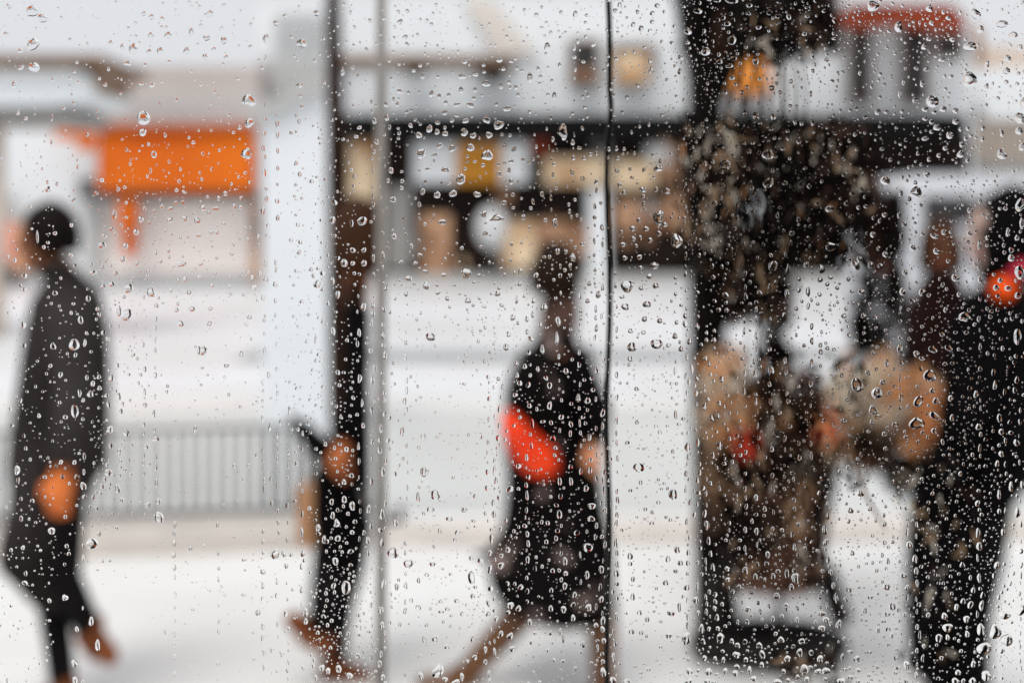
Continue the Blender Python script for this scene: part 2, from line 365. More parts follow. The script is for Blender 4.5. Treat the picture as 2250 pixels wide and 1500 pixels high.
def hair(o, h, f, sd, m=M_hair, long=0.0, vol=1.0):
    rnd = random.Random(5); b = MB(); rings = []; up = Vector((0, 0, 1))
    for i in range(9):
        t = i/8; th = t*math.pi*.60; ring = []
        for k in range(22):
            a = 2*math.pi*k/22; j = 1+rnd.uniform(-.03, .05)
            front = max(0, math.cos(a)); drop = (1-.5*front*t*1.2)
            p = h+up*.012+up*(.115*vol*math.cos(th*drop))*j + (f*math.cos(a)*.105*vol+sd*math.sin(a)*.09*vol)*math.sin(th*drop)*j-f*.012
            if long and math.cos(a) < .3: p -= up*long*t*t
            ring.append(p)
        rings.append(ring)
    b.loft(rings); b.build('hair', m, o)
def garment(o, name, m, Y0, rows, seg=28, dy=0., fold=.05, seed=1):
    """rows: (py, x0, x1, half depth, dx-top-skew)"""
    rnd = random.Random(seed); ph = [rnd.uniform(0, 6.28) for _ in range(4)]; rings = []
    import bisect
    ys = [r[0] for r in rows]; n = max(10, int((ys[-1]-ys[0])/28))
    for i in range(n+1):
        y = ys[0]+(ys[-1]-ys[0])*i/n; k = min(max(bisect.bisect_right(ys, y)-1, 0), len(rows)-2)
        t = (y-ys[k])/(ys[k+1]-ys[k]); t2 = t
        r = [rows[k][q]*(1-t2)+rows[k+1][q]*t2 for q in range(4)]
        c = P((r[1]+r[2])/2, y, Y0); hw = (r[2]-r[1])/2/FPX*Y0; ring = []
        fa = fold*min(1, i/n*1.4)
        for q in range(seg):
            a = 2*math.pi*q/seg
            j = 1+fa*(math.sin(5*a+ph[0]+i*.12)+.6*math.sin(9*a+ph[1]-i*.2))*.6
            ring.append(c+Vector((hw*math.cos(a)*min(j, 1.05), dy+r[3]*math.sin(a)*j, 0)))
        rings.append(ring)
    return MB().loft(rings).build(name, m, o)
def limb(o, name, m, pts, rr, seg=14):
    return MB().tube(pts, rr, seg).build(name, m, o)
def sub(a, b_, t): return a*(1-t)+b_*t
def sleeve(o, W, s, m, r=(.085, .072, .058, .052)):
    limb(o, 'sleeve', m, [W['sh'+s]+Vector((0, 0, .02)), sub(W['sh'+s], W['el'+s], .5), W['el'+s], sub(W['el'+s], W['wr'+s], .92)], list(r))
def trouser(o, W, s, m, r=(.11, .10, .082, .07, .066), end=.93):
    limb(o, 'trouser_leg', m, [W['hip'+s]+Vector((0, 0, .02)), sub(W['hip'+s], W['kn'+s], .5), W['kn'+s], sub(W['kn'+s], W['an'+s], .5), sub(W['kn'+s], W['an'+s], end)], list(r))
def shoe(o, W, s, m):
    an, to = W['an'+s], W['to'+s]; dd = (to-an).normalized(); dn = dd.orthogonal()
    b = MB(); heel = an-dd*.05+Vector((0, 0, -.03))
    b.tube([heel-dd*.015, heel+dd*.01, an+dd*.06+Vector((0, 0, -.022)), an+(to-an)*.75+Vector((0, 0, -.01)), to+dd*.05, to+dd*.075], [.022, .044, .05, .047, .036, .014], 12)
    b.tube([an+Vector((0, 0, .05)), an-Vector((0, 0, .02))], [.047, .05], 12)
    b.build('shoe', m, o)

# 1: man in the long charcoal coat, walking left
Y1 = 5.1
o, W, h, f, sd = person('person in a long charcoal coat walking left at the left edge, hand hanging bare', Y1,
    dict(pelvis=(125, 1010, 0), chest=(145, 760, 0), neck=(135, 610, 0), skull=(118, 560, 0), head=(102, 525, 0),
         shL=(145, 670, .17), elL=(120, 850, .24), wrL=(95, 1000, .22), shR=(150, 670, -.17), elR=(165, 860, -.24), wrR=(138, 1030, -.26),
         hipL=(110, 1030, .08), knL=(112, 1280, .08), anL=(140, 1512, .08), toL=(85, 1538, .08),
         hipR=(130, 1030, -.08), knR=(140, 1270, -.08), anR=(200, 1385, -.02), toR=(226, 1420, -.05)), (-1, .12, -.1), M_skin2)
hair(o, h, f, sd, M_hair, .03, 1.05)
coat = garment(o, 'coat', M_coat, Y1, [(600, 112, 175, .06), (625, 95, 205, .12), (655, 82, 216, .22), (750, 62, 232, .23), (850, 46, 238, .22), (950, 33, 238, .22), (1020, 28, 234, .22), (1060, 38, 205, .22), (1110, 36, 180, .22), (1180, 16, 172, .22), (1232, 10, 164, .21), (1290, 60, 160, .16), (1325, 92, 158, .12)], fold=.09)
sleeve(o, W, 'R', mat('charcoal_sleeve', (.042, .037, .035), .85, .3, 3, spec=.05), (.085, .08, .068, .06)); sleeve(o, W, 'L', M_coat)
MB().tube([P(105, 600, Y1)+Vector((0, -.05, 0)), P(140, 590, Y1)+Vector((0, -.07, 0)), P(175, 612, Y1)+Vector((0, -.03, 0))], [.03, .036, .03], 10).build('collar', M_coat, o)
for s in 'LR': trouser(o, W, s, M_trou, (.09, .08, .062, .052, .047)); shoe(o, W, s, M_shoe)

# 2: walker behind the pole
Y2 = 5.4
o, W, h, f, sd = person('brown haired person in a black coat striding beside the wooden pole, umbrella under the arm', Y2,
    dict(pelvis=(756, 1130, 0), chest=(785, 780, 0), neck=(780, 620, 0), skull=(788, 570, 0), head=(792, 515, 0),
         shL=(786, 690, .15), elL=(780, 860, .18), wrL=(750, 1000, .1), shR=(786, 690, -.15), elR=(783, 880, -.24), wrR=(752, 982, -.38),
         hipL=(765, 1150, .08), knL=(735, 1330, .05), anL=(735, 1455, .03), toL=(785, 1480, .03),
         hipR=(760, 1150, -.08), knR=(722, 1315, -.1), anR=(700, 1388, -.1), toR=(668, 1372, -.1)), (.7, 1, -.1), M_skin2, None, mat('ruddy_skin', (.42, .12, .035), .6, .08, 8), .028, .04, .95)
hair(o, h, f, sd, M_hairb, .12, 1.15)
garment(o, 'coat', M_coatb, Y2, [(610, 770, 792, .07), (640, 764, 796, .14), (700, 760, 802, .2), (800, 757, 809, .2), (900, 756, 812, .2), (945, 750, 813, .2), (985, 706, 814, .22), (1040, 690, 814, .23), (1120, 688, 814, .23), (1200, 698, 808, .22), (1235, 712, 796, .18)], seed=2)
for s in 'LR': sleeve(o, W, s, M_coatb, (.05, .05, .05, .045))
for s in 'LR': trouser(o, W, s, M_trou, (.10, .095, .075, .058, .05)); shoe(o, W, s, M_shoe)
# folded umbrella carried across
a, c = P(646, 922, Y2-.30), P(852, 1140, Y2-.24); b = MB()
ax = (c-a)
b.tube([a-ax*.06, a, a+ax*.12, a+ax*.3, a+ax*.55, a+ax*.7], [.004, .016, .034, .045, .038, .018], 12)
u = b.build('folded_umbrella', M_coatb, None, a); tag(u, 'black folded umbrella carried slanting under the arm of the person behind the pole', 'umbrella')
MB().tube([a+ax*.7, a+ax*.95, a+ax*1.0], .008, 8).build('shaft', M_mgrey, u)
MB().tube([a+ax*.96, a+ax*1.03, a+ax*1.05+Vector((.03, 0, .02)), a+ax*1.0+Vector((.045, 0, .045))], .017, 8).build('handle', M_dgrey, u)
# tan bag hanging at their side
b = MB(); rr = []
for t in (0, .08, .5, .92, 1):
    y = 1060+t*130; e = .02 if t in (0, 1) else .0; p = P(690, y, Y2-.02); rr.append([p+Vector((x*(.05-e), yy*(.10-e), 0)) for x, yy in ((-1, -1), (0, -1.15), (1, -1), (1.1, 0), (1, 1), (0, 1.15), (-1, 1), (-1.1, 0))])
bag = MB().loft(rr).build('shoulder_bag', mat('tan_leather', (.50, .26, .13), .6, .15, 6), None, P(690, 1190, Y2-.02)); tag(bag, 'tan leather bag hanging below the folded black umbrella', 'bag')
MB().tube([P(688, 1062, Y2-.1), P(722, 980, Y2-.2), P(700, 1062, Y2+.06)], .007, 6).build('strap', M_shoe, bag)

# 3: centre walker with the red bag
Y3 = 5.3
M_flor = mat('black_patterned_coat', (.006, .005, .005), .85, 0, 9, col2=(.30, .22, .20), thr=(.35, .40), spec=.03)
o, W, h, f, sd = person('person in a black patterned coat walking left in the middle of the window', Y3,
    dict(pelvis=(1225, 1090, 0), chest=(1215, 850, 0), neck=(1222, 710, 0), skull=(1222, 650, 0), head=(1222, 606, 0),
         shL=(1190, 790, .17), elL=(1150, 920, .18), wrL=(1150, 1030, .10), shR=(1245, 790, -.17), elR=(1310, 900, -.2), wrR=(1302, 975, -.24),
         hipL=(1205, 1110, .08), knL=(1150, 1340, .06), anL=(1010, 1495, .04), toL=(955, 1500, .04),
         hipR=(1250, 1110, -.08), knR=(1320, 1330, -.08), anR=(1328, 1505, -.06), toR=(1290, 1540, -.08)), (.45, 1, -.1), M_skin2, None, mat('peach_skin', (.72, .30, .15), .55, .08, 8), .105, .12, .8)
hair(o, h, f, sd, mat('very_dark_brown_hair', (.018, .008, .004), .6, .3, 30, spec=.1), .05, 1.05)
garment(o, 'coat', M_flor, Y3, [(700, 1196, 1252, .08), (750, 1172, 1268, .15), (800, 1128, 1298, .2), (850, 1108, 1308, .21), (950, 1104, 1316, .21), (1040, 1112, 1318, .2), (1110, 1110, 1325, .22), (1170, 1100, 1342, .24), (1212, 1068, 1348, .26), (1280, 1078, 1352, .27), (1335, 1105, 1350, .26), (1350, 1150, 1345, .2)], seed=3)
garment(o, 'scarf', mat('brown_scarf', (.10, .055, .04), .9, .4, 12), Y3, [(648, 1190, 1272, .08), (690, 1184, 1274, .09), (735, 1180, 1266, .11), (778, 1184, 1256, .14)], seed=7)
sleeve(o, W, 'R', M_coatb); sleeve(o, W, 'L', M_coatb)
for s in 'LR':
    limb(o, 'boot_leg', M_boot, [sub(W['hip'+s], W['kn'+s], .6), W['kn'+s], sub(W['kn'+s], W['an'+s], .5), W['an'+s]], [.075, .062, .052, .045]); shoe(o, W, s, M_boot)
b = MB(); b.tube([P(x, y, Y3-.28) for x, y in ((1112, 900), (1118, 918), (1136, 952), (1160, 988), (1190, 1012), (1212, 1028), (1224, 1036))], [v/FPX*Y3 for v in (5, 19, 30, 38, 38, 26, 5)], 20)
rb = b.build('handbag', mat('orange_red_leather', (1.0, .06, .004), .5, .05, 5, col2=(.55, .015, .002), thr=(.3, .6)), None, P(1165, 1045, Y3-.28)); tag(rb, 'bright orange red handbag at the side of the person in the patterned coat', 'bag')
MB().tube([P(1128, 900, Y3-.28), P(1180, 830, Y3-.30), P(1235, 790, Y3-.24), P(1215, 960, Y3-.27)], .008, 6).build('strap', M_coatb, rb)
# dark brolly hanging at their left
a = P(1040, 1216, Y3-.05); c = P(1150, 1236, Y3-.1); b = MB(); b.tube([a, sub(a, c, .2), sub(a, c, .7), c], [.005, .015, .032, .02], 10)
u = b.build('pointed_bundle', M_coatb, None, a); tag(u, 'short dark pointed bundle jutting left from the patterned coat', 'bundle')

# 4: person in black at the right edge with a red and orange scarf
Y4 = 4.7
o, W, h, f, sd = person('person in a long black coat and hood cut by the right edge of the window', Y4,
    dict(pelvis=(2140, 1060, 0), chest=(2190, 780, 0), neck=(2205, 620, 0), skull=(2200, 560, 0), head=(2192, 515, 0),
         shL=(2215, 700, .17), elL=(2240, 860, .2), wrL=(2215, 1000, .14), shR=(2190, 700, -.17), elR=(2150, 880, -.2), wrR=(2105, 1000, -.24),
         hipL=(2150, 1080, .08), knL=(2120, 1340, .07), anL=(2130, 1600, .07), toL=(2060, 1628, .07),
         hipR=(2120, 1080, -.08), knR=(2075, 1340, -.08), anR=(2085, 1600, -.06), toR=(2020, 1628, -.08)), (-1, -.2, -.1), mat('pale_skin', (.6, .42, .35), .5), None, M_coatb)
hair(o, h, f, sd, M_hair, .05, 1.1)
garment(o, 'coat', M_coatb, Y4, [(630, 2150, 2255, .1), (665, 2110, 2280, .2), (740, 2085, 2300, .22), (850, 2078, 2310, .23), (960, 2062, 2300, .24), (1040, 2035, 2255, .24), (1120, 2005, 2190, .24), (1220, 1998, 2165, .23), (1400, 2000, 2155, .22), (1480, 2010, 2150, .2)], seed=4)
# hood: open at the front
rg = []
for zz, ra in ((-.17, .10), (-.10, .135), (0, .15), (.08, .135), (.13, .09), (.16, .02)):
    rg.append([h+Vector((0, 0, zz))-f*.05-f*.0+(-f)*(ra*.9*math.cos(k*math.pi/12-math.pi/2*1.15))+sd*(ra*math.sin(k*math.pi/12-math.pi/2*1.15)) for k in range(28)][:28])
MB().loft(rg, False).build('hood', M_coatb, o)
garment(o, 'scarf', mat('raspberry_scarf', (.62, .035, .07), .85, .15, 9), Y4, [(552, 2188, 2244, .11), (575, 2180, 2256, .13), (604, 2180, 2258, .15)], seed=8)
b = MB(); b.ell(P(2203, 636, Y4-.17), (.040, .04, .040), 0, 20, 14); b.build('scarf_knot', mat('orange_wool', (1.0, .09, .004), .85, .08, 14), o)
sleeve(o, W, 'R', M_coatb); sleeve(o, W, 'L', M_coatb)
for s in 'LR': trouser(o, W, s, M_coatb, (.12, .11, .09, .075, .07)); shoe(o, W, s, M_boot)

# 5: farther person in a dark red-brown coat
Y5 = 6.6
o, W, h, f, sd = person('person in a dark reddish brown coat behind the hooded person at the right', Y5,
    dict(pelvis=(2060, 950, 0), chest=(2060, 730, 0), neck=(2065, 620, 0), skull=(2065, 580, 0), head=(2066, 545, 0),
         shL=(2030, 670, .1), elL=(2005, 800, .1), wrL=(2020, 900, .0), shR=(2100, 670, -.1), elR=(2120, 800, -.1), wrR=(2110, 900, -.15),
         hipL=(2045, 960, .05), knL=(2045, 1120, .02), anL=(2045, 1275, .05), toL=(2030, 1300, -.1),
         hipR=(2080, 960, -.05), knR=(2080, 1120, -.06), anR=(2080, 1275, -.05), toR=(2085, 1300, -.2)), (-.3, -1, 0), mat('deep_brown_skin', (.12, .05, .025), .6, spec=.1), None, M_skin2)
hair(o, h, f, sd, M_hairb, .08, 1.15)
garment(o, 'coat', mat('red_brown_coat', (.017, .007, .006), .85, .5, 6, spec=.05), Y5, [(592, 2040, 2095, .08), (635, 2012, 2120, .13), (700, 1996, 2132, .15), (850, 1996, 2130, .16), (1000, 2000, 2130, .17), (1080, 2000, 2128, .17)], seed=5)
sleeve(o, W, 'R', MATS['red_brown_coat']); sleeve(o, W, 'L', MATS['red_brown_coat'])
for s in 'LR': trouser(o, W, s, M_trou, (.09, .085, .07, .06, .055)); shoe(o, W, s, M_boot)

# ---------------------------------------------------------------- tree, planter and hanging branches on the right
M_bark = mat('wet_black_bark', (.006, .004, .0035), .7, .4, 10, bump=.6, spec=.1)
M_leafd = mat('dark_brown_leaf', (.006, .004, .003), .7, .5, 8, spec=.05)
M_leafb = mat('rust_brown_leaf', (.09, .035, .018), .6, .4, 8)
M_leaft = leafmat('tan_dry_leaf', (.62, .41, .25))
M_leafp = leafmat('pale_dry_leaf', (.90, .78, .64))
M_leafr = mat('red_leaf', (.45, .03, .008), .6, .2, 8)
M_leafo = leafmat('amber_leaf', (.90, .42, .18))
LM = [M_leafd, M_leafb, M_leaft, M_leafp, M_leafr, M_leafo]
rnd = random.Random(11)
def leafquad(b, c, s, mi, asp=1.6, vert=1.3):
    u = Vector((rnd.gauss(0, 1), rnd.gauss(0, .6), rnd.gauss(0, vert))).normalized(); n = Vector((rnd.gauss(0, .7), -1, rnd.gauss(0, .7))); v = u.cross(n).normalized(); wv = u.cross(v)
    b.add([c-u*s*asp*.5, c+v*s*.3+wv*s*.12, c+u*s*asp*.5, c-v*s*.3+wv*s*.12, c+u*s*.05-wv*s*.05], [(0, 1, 4), (1, 2, 4), (2, 3, 4), (3, 0, 4)], mi)
ELL = False
def cloud(b, x0, y0, x1, y1, Y, dY, n, s, mw, clump=0):
    cs = [(rnd.uniform(x0, x1), rnd.uniform(y0, y1), rnd.choices(range(6), mw)[0]) for _ in range(clump)] if clump else None
    for _ in range(n):
        if cs:
            q = rnd.choice(cs); x = q[0]+rnd.gauss(0, (x1-x0)*.06+8); y = q[1]+rnd.gauss(0, (y1-y0)*.06+8); mi = q[2] if rnd.random() < .7 else rnd.choices(range(6), mw)[0]
            if not (x0-12 < x < x1+12 and y0-12 < y < y1+12): continue
        else: x = rnd.uniform(x0, x1); y = rnd.uniform(y0, y1); mi = rnd.choices(range(6), mw)[0]
        if ELL and ((x-(x0+x1)/2)/(x1-x0)*2)**2+((y-(y0+y1)/2)/(y1-y0)*2)**2 > rnd.uniform(.9, 1.5): continue
        yy = Y+rnd.uniform(-dY, dY); leafquad(b, P(x, y, yy), s*rnd.uniform(.6, 1.4), mi, 2.3 if s < .01 else 1.6, 3.0 if s < .01 else 1.3)
Yt = 5.9; to = P(1575, 1407, Yt)
b = MB(); pts = [P(x, y, Yt) for x, y in ((1578, 1407), (1572, 1300), (1562, 1050), (1556, 800), (1552, 500), (1550, 200), (1545, -100), (1540, -500))]
b.tube(pts, [.105, .085, .075, .078, .076, .075, .068, .05], 16)
tr = empty('tree', (to.x, Yt, 0)); tag(tr, 'dark street tree with a wet black trunk and drooping brown crown', 'tree')
b.build('trunk', M_bark, tr)
b = MB()
for (x0, y0, x1, y1, r) in ((1552, 250, 1720, -60, .05), (1553, 320, 1480, -200, .04), (1552, 430, 1760, 250, .04), (1555, 600, 1700, 470, .035), (1552, 180, 1860, -250, .05), (1556, 420, 1690, 560, .03)):
    a = P(x0, y0, Yt); c = P(x1, y1, Yt)+Vector((0, rnd.uniform(-.5, .5), 0)); m = (a+c)/2+Vector((rnd.uniform(-.05, .05), 0, .06)); b.tube([a, m, c], [r, r*.7, r*.35], 8)
b.build('limb', M_bark, tr)
b = MB()
mwd = (14, 1.2, .12, .02, 0, 0)
cloud(b, 1590, -120, 1830, 110, Yt-.3, .5, 1500, .055, mwd, 60)
cloud(b, 1500, -140, 1600, 120, Yt, .3, 260, .05, mwd, 20)
cloud(b, 1590, 290, 1690, 420, Yt-.4, .5, 380, .055, mwd, 26)
cloud(b, 1690, 290, 1930, 480, Yt-.4, .5, 950, .055, mwd, 44)
cloud(b, 1700, 440, 1850, 570, Yt-.3, .4, 420, .055, mwd, 30)
cloud(b, 1570, 545, 1730, 690, Yt-.3, .35, 900, .05, mwd, 30)
cloud(b, 1885, 440, 1975, 770, Yt-.2, .25, 820, .05, mwd, 20)
cloud(b, 1515, 300, 1610, 620, Yt, .3, 220, .05, mwd, 20)
cloud(b, 1680, 640, 1740, 790, Yt-.2, .2, 130, .045, mwd, 10)
b.build('crown', LM, tr)

# brown planter with autumn plants on a ring stand
Yn = 5.55; pc = P(1700, 1280, Yn)
pl = empty('planter', (pc.x, Yn, 0)); tag(pl, 'tall dark brown planter on a ring stand filled with tan and rust autumn plants', 'planter')
rows = [(1000, 1565, 1842), (1015, 1560, 1846), (1040, 1572, 1836), (1150, 1588, 1818), (1270, 1600, 1806), (1288, 1604, 1802)]
rg = []
for (y, x0, x1) in rows:
    c = P((x0+x1)/2, y, Yn); hw = (x1-x0)/2/FPX*Yn
    rg.append([c+Vector((hw*math.cos(2*math.pi*k/40)*(1+(.02 if k % 2 else -.01)), hw*.8*math.sin(2*math.pi*k/40)*(1+(.02 if k % 2 else -.01)), 0)) for k in range(40)])
MB().loft(rg, True, 0, False).build('pot', mat('dark_brown_pot', (.006, .003, .002), .6, .5, 3.5, col2=(.11, .055, .035), thr=(.42, .56), spec=.1), pl)
M_stand = mat('black_stand', (.022, .019, .018), .7, .2, 4, spec=.1)
for k, (x, y) in enumerate(((1560, 1375), (1850, 1365), (1700, 1398))):
    MB().tube([P((1590, 1830, 1700)[k], 1270, Yn)+Vector((0, (.15, .15, -.1)[k], 0)), P(x, y, Yn)+Vector((0, (.0, .0, -.15)[k], 0))], (.05, .045, .015)[k], 10).build('leg', M_stand, pl)
b = MB(); cc = P(1700, 1408, Yn); rr = 150/FPX*Yn
b.tube([Vector((cc.x+rr*math.cos(a), Yn+.12+rr*.65*math.sin(a), .06)) for a in [2*math.pi*k/36 for k in range(37)]], .052, 10); b.build('ring_foot', M_stand, pl)
ELL = True; b = MB()
cloud(b, 1535, 780, 1645, 980, Yn-.25, .15, 700, .048, (.2, .3, 5, 4, 0, 4), 26)
cloud(b, 1640, 810, 1810, 1020, Yn-.15, .22, 1000, .045, (10, 6, .4, .1, .4, .5), 40)
cloud(b, 1790, 900, 1890, 1010, Yn-.15, .2, 330, .045, (.5, 2, 2, 3, .3, 3), 20)
cloud(b, 1835, 775, 1985, 975, Yn-.25, .15, 1000, .05, (0, .05, 3, 7, 0, 3), 24)
cloud(b, 1972, 820, 2060, 990, Yn-.3, .1, 560, .045, (.3, 1, 2, 1, 0, 9), 24)
cloud(b, 1880, 930, 1960, 1030, Yn-.3, .15, 280, .045, (9, 1, .3, 0, 0, 0), 14)
cloud(b, 1940, 1000, 2060, 1080, Yn-.2, .2, 260, .045, (9, 2, .5, .3, 0, 0), 14)
cloud(b, 1620, 950, 1662, 1000, Yn-.5, .04, 110, .035, (0, 1, 0, 0, 9, 0), 0)
cloud(b, 1800, 915, 1835, 965, Yn-.5, .04, 130, .04, (0, 1, 0, 0, 6, 3), 0)
cloud(b, 1545, 990, 1620, 1180, Yn-.05, .15, 330, .045, (4, 3, 4, .6, 0, 0), 18)
cloud(b, 1600, 990, 1820, 1060, Yn-.35, .1, 330, .045, (6, 3, 1, .3, 0, 0), 18)
cloud(b, 1740, 1040, 1800, 1290, Yn-.4, .05, 200, .04, (1, 5, 3, .3, 0, 0), 12)
for _ in range(26):
    x = rnd.uniform(1560, 2040); b.tube([P(rnd.uniform(1650, 1760), 1020, Yn), P((x+1700)/2, 940, Yn), P(x, rnd.uniform(800, 930), Yn)], [.006, .005, .003], 5, 1)
b.build('foliage', LM, pl); ELL = False

# dry branches hanging just outside the glass
Yb = 1.04; hb = P(1720, -300, Yb)
br = empty('hanging_branch', (hb.x, Yb, hb.z)); tag(br, 'tangle of thin dry brown branches hanging close outside the right of the glass', 'branches')
bt = MB(); bl = MB()
strands = []
for k in range(14):
    x = rnd.uniform(1600, 1800); x += -20*(k % 3); y1 = rnd.choice((330, 480, 620, 700, 700, 1000, 1280)); yy = Yb+rnd.uniform(-.1, .15)
    pts = []; y = -200; xx = x
    while y < y1: pts.append(P(xx, y, yy)); xx += rnd.gauss(0, 9); y += 60
    if len(pts) > 2: bt.tube(pts, [.0011-.0006*i/len(pts) for i in range(len(pts))], 5)
def nearcloud(x0, y0, x1, y1, n, s, mw, clump): cloud(bl, x0, y0, x1, y1, Yb, .11, n, s*.66, mw, clump)
nearcloud(1620, 0, 1800, 130, 330, .0075, (10, 2, 1, .6, 0, 0), 60)
nearcloud(1600, 270, 1900, 580, 950, .0075, (22, 3, .9, 1.3, 0, .2), 330)
nearcloud(1490, 240, 1540, 560, 60, .007, (10, 1, 1, 1, 0, 0), 30)
nearcloud(1500, 260, 1620, 560, 180, .0075, (9, 3, 2.4, 1.6, 0, .3), 50)
nearcloud(1600, 560, 1720, 700, 150, .0075, (9, 4, 2, 1, 0, 0), 30)
nearcloud(1560, 540, 1720, 700, 260, .0075, (10, 2, .6, .3, 0, 0), 40)
nearcloud(1560, 780, 1900, 1060, 300, .007, (16, 3, .8, 1.2, .2, .3), 110)
nearcloud(1590, 1030, 1820, 1290, 200, .007, (10, 3, .8, .8, 0, 0), 80)
nearcloud(1980, 1000, 2140, 1450, 130, .007, (6, 1, .8, 1.2, 0, 0), 40)
nearcloud(1700, 1430, 1850, 1500, 90, .007, (3, 6, 1.5, .6, 0, 0), 18)
bt.build('twig', M_bark, br); bl.build('leaves', LM, br)
b = MB(); b.tube([P(1862, 955, Yb), P(1880, 1030, Yb), P(1905, 1095, Yb), P(1945, 1160, Yb)], [.0011, .0013, .0012, .0007], 6)
b.tube([P(1768, 1055, Yb), P(1790, 1080, Yb), P(1815, 1120, Yb)], [.0016, .0014, .0007], 6)
b.tube([P(1800, 895, Yb), P(1828, 935, Yb)], [.0014, .001], 6); b.build('pale_twig', M_leaft, br)

# thin grey rod and dark cable outside the glass
a = P(838, 0, 1.5)
b = MB(); b.tube([(a.x, 1.5, 0), (a.x, 1.5, 1.2), (a.x, 1.5, 3.2)], .0055, 12)
rod = b.build('metal_rod', mat('grey_brown_steel', (.36, .33, .30), .4, .12, 20), None, (a.x, 1.5, 0)); tag(rod, 'slim upright grey metal rod outside the glass right of the wooden pole', 'rod')
b = MB(); pts = [Vector((P(1336, 0, .78).x, .78, 1.93))]
for y in range(-400, 1700, 40):
    pts.append(P(1336+3.5*math.sin(y*.012)+(6*math.exp(-((y-255)/40.)**2)), y, .78))
pts.append(Vector((pts[-1].x, .78, .0)))
b.tube(pts, .0015, 12)
cb = b.build('cable', mat('black_rubber', (.012, .012, .012), .18, .1), None, (pts[-1].x, .78, 0)); tag(cb, 'thin black cable hanging straight down close outside the glass', 'cable')
# ---------------------------------------------------------------- the room the picture is taken from, with its window
M_int = mat('dark_interior', (.02, .018, .018), .8, .2, 2)
b = MB(); x0, x1, z0, z1 = -1.6, 1.6, .35, 2.45; y0, y1 = -1.6, .575
tag(b.box((x0, y0, z0-.05), (x1, y1, z0)).build('floor', M_int), kind='structure')
tag(MB().box((x0, y0, z1), (x1, y1+.05, z1+.06)).build('ceiling', M_int), kind='structure')
tag(MB().box((x0, y1+.051, 1.93), (x1, .90, 1.99)).build('added_eave', M_dgrey), kind='structure')  # unseen overhang, added to darken the lower rims of the drops
tag(MB().box((x0, y0-.05, z0), (x1, y0, z1-.002)).build('wall_back', M_int), kind='structure')
tag(MB().box((x0-.05, y0, z0), (x0, y1, z1-.002)).build('wall_left', M_int), kind='structure')
tag(MB().box((x1, y0, z0), (x1+.05, y1, z1-.002)).build('wall_right', M_int), kind='structure')
b = MB(); wx, wz0, wz1 = .80, 1.15, 1.925
b.box((x0, y1, z0), (-wx, y1+.05, z1-.002)); b.box((wx, y1, z0), (x1, y1+.05, z1-.002)); b.box((-wx, y1, z0), (wx, y1+.05, wz0)); b.box((-wx, y1, wz1), (wx, y1+.05, z1-.002))
tag(b.build('wall_front', M_int), kind='structure')
gw = empty('window', (0, YG-.003, wz0)); tag(gw, 'large clear window pane covered in rain, filling the whole view', 'window')
MB().box((-wx+.012, YG-.006, wz0+.012), (wx-.012, YG, wz1-.012)).build('glass_pane', glassmat('window_glass', 1.45), gw)
b = MB()
for (a, c) in (((-wx, wz0), (wx, wz0+.012)), ((-wx, wz1-.012), (wx, wz1)), ((-wx, wz0+.012), (-wx+.012, wz1-.012)), ((wx-.012, wz0+.012), (wx, wz1-.012))):
    b.box((a[0], YG-.012, a[1]), (c[0], YG+.008, c[1]))
b.build('frame', M_dgrey, gw)

# ---------------------------------------------------------------- raindrops
M_water = glassmat('rain_water', 1.333)
T = {}
T[(0,0)]="222 80 78 68;290 126 62 52;70 46 40 36;228 295 78 70;888 328 56 74;990 345 38 40;1062 340 44 60;1002 242 44 48;1115 237 56 42;1268 220 40 60;1368 255 46 44;1480 272 50 50;1237 338 50 44;1360 378 42 44;1496 382 34 30;1385 98 62 46;1006 117 44 36;1077 130 36 32;955 95 32 32;850 422 54 36;740 288 36 40;816 313 34 46;235 447 60 66;150 450 46 32;103 560 36 52;1008 563 44 40;940 555 36 28;52 230 40 44;145 340 40 34;1757 262 46 66;1825 157 44 40;1882 113 32 36;1992 290 62 52;2090 92 44 44;1978 566 50 36;1646 665 78 78;954 780 80 86;948 875 56 50;1648 812 60 52;1630 1015 64 66;1584 843 34 30;1022 1020 42 50;1466 195 32 36;1416 330 32 34;1484 40 32 26;1252 24 32 30;1330 172 26 26;900 162 30 34;1740 980 26 50;1748 1140 22 66;1738 1390 34 56;330 1250 44 50;350 940 26 46;680 1188 34 32;1490 1276 34 34;1446 1308 34 32;1345 1370 44 44;1426 1374 52 28;1132 1376 44 30;1226 1442 50 42;1308 1456 44 52;1130 1450 50 36;936 1446 44 40;762 1412 30 70;1075 1362 30 30;1590 1366 30 30;1924 880 28 32;1980 1150 26 42;2208 1336 40 42;2195 1450 40 60;1222 1266 38 24;1170 1254 30 30;1757 390 16 60;1058 695 18 40;352 780 16 56;1000 1128 20 44;2018 440 10 60"
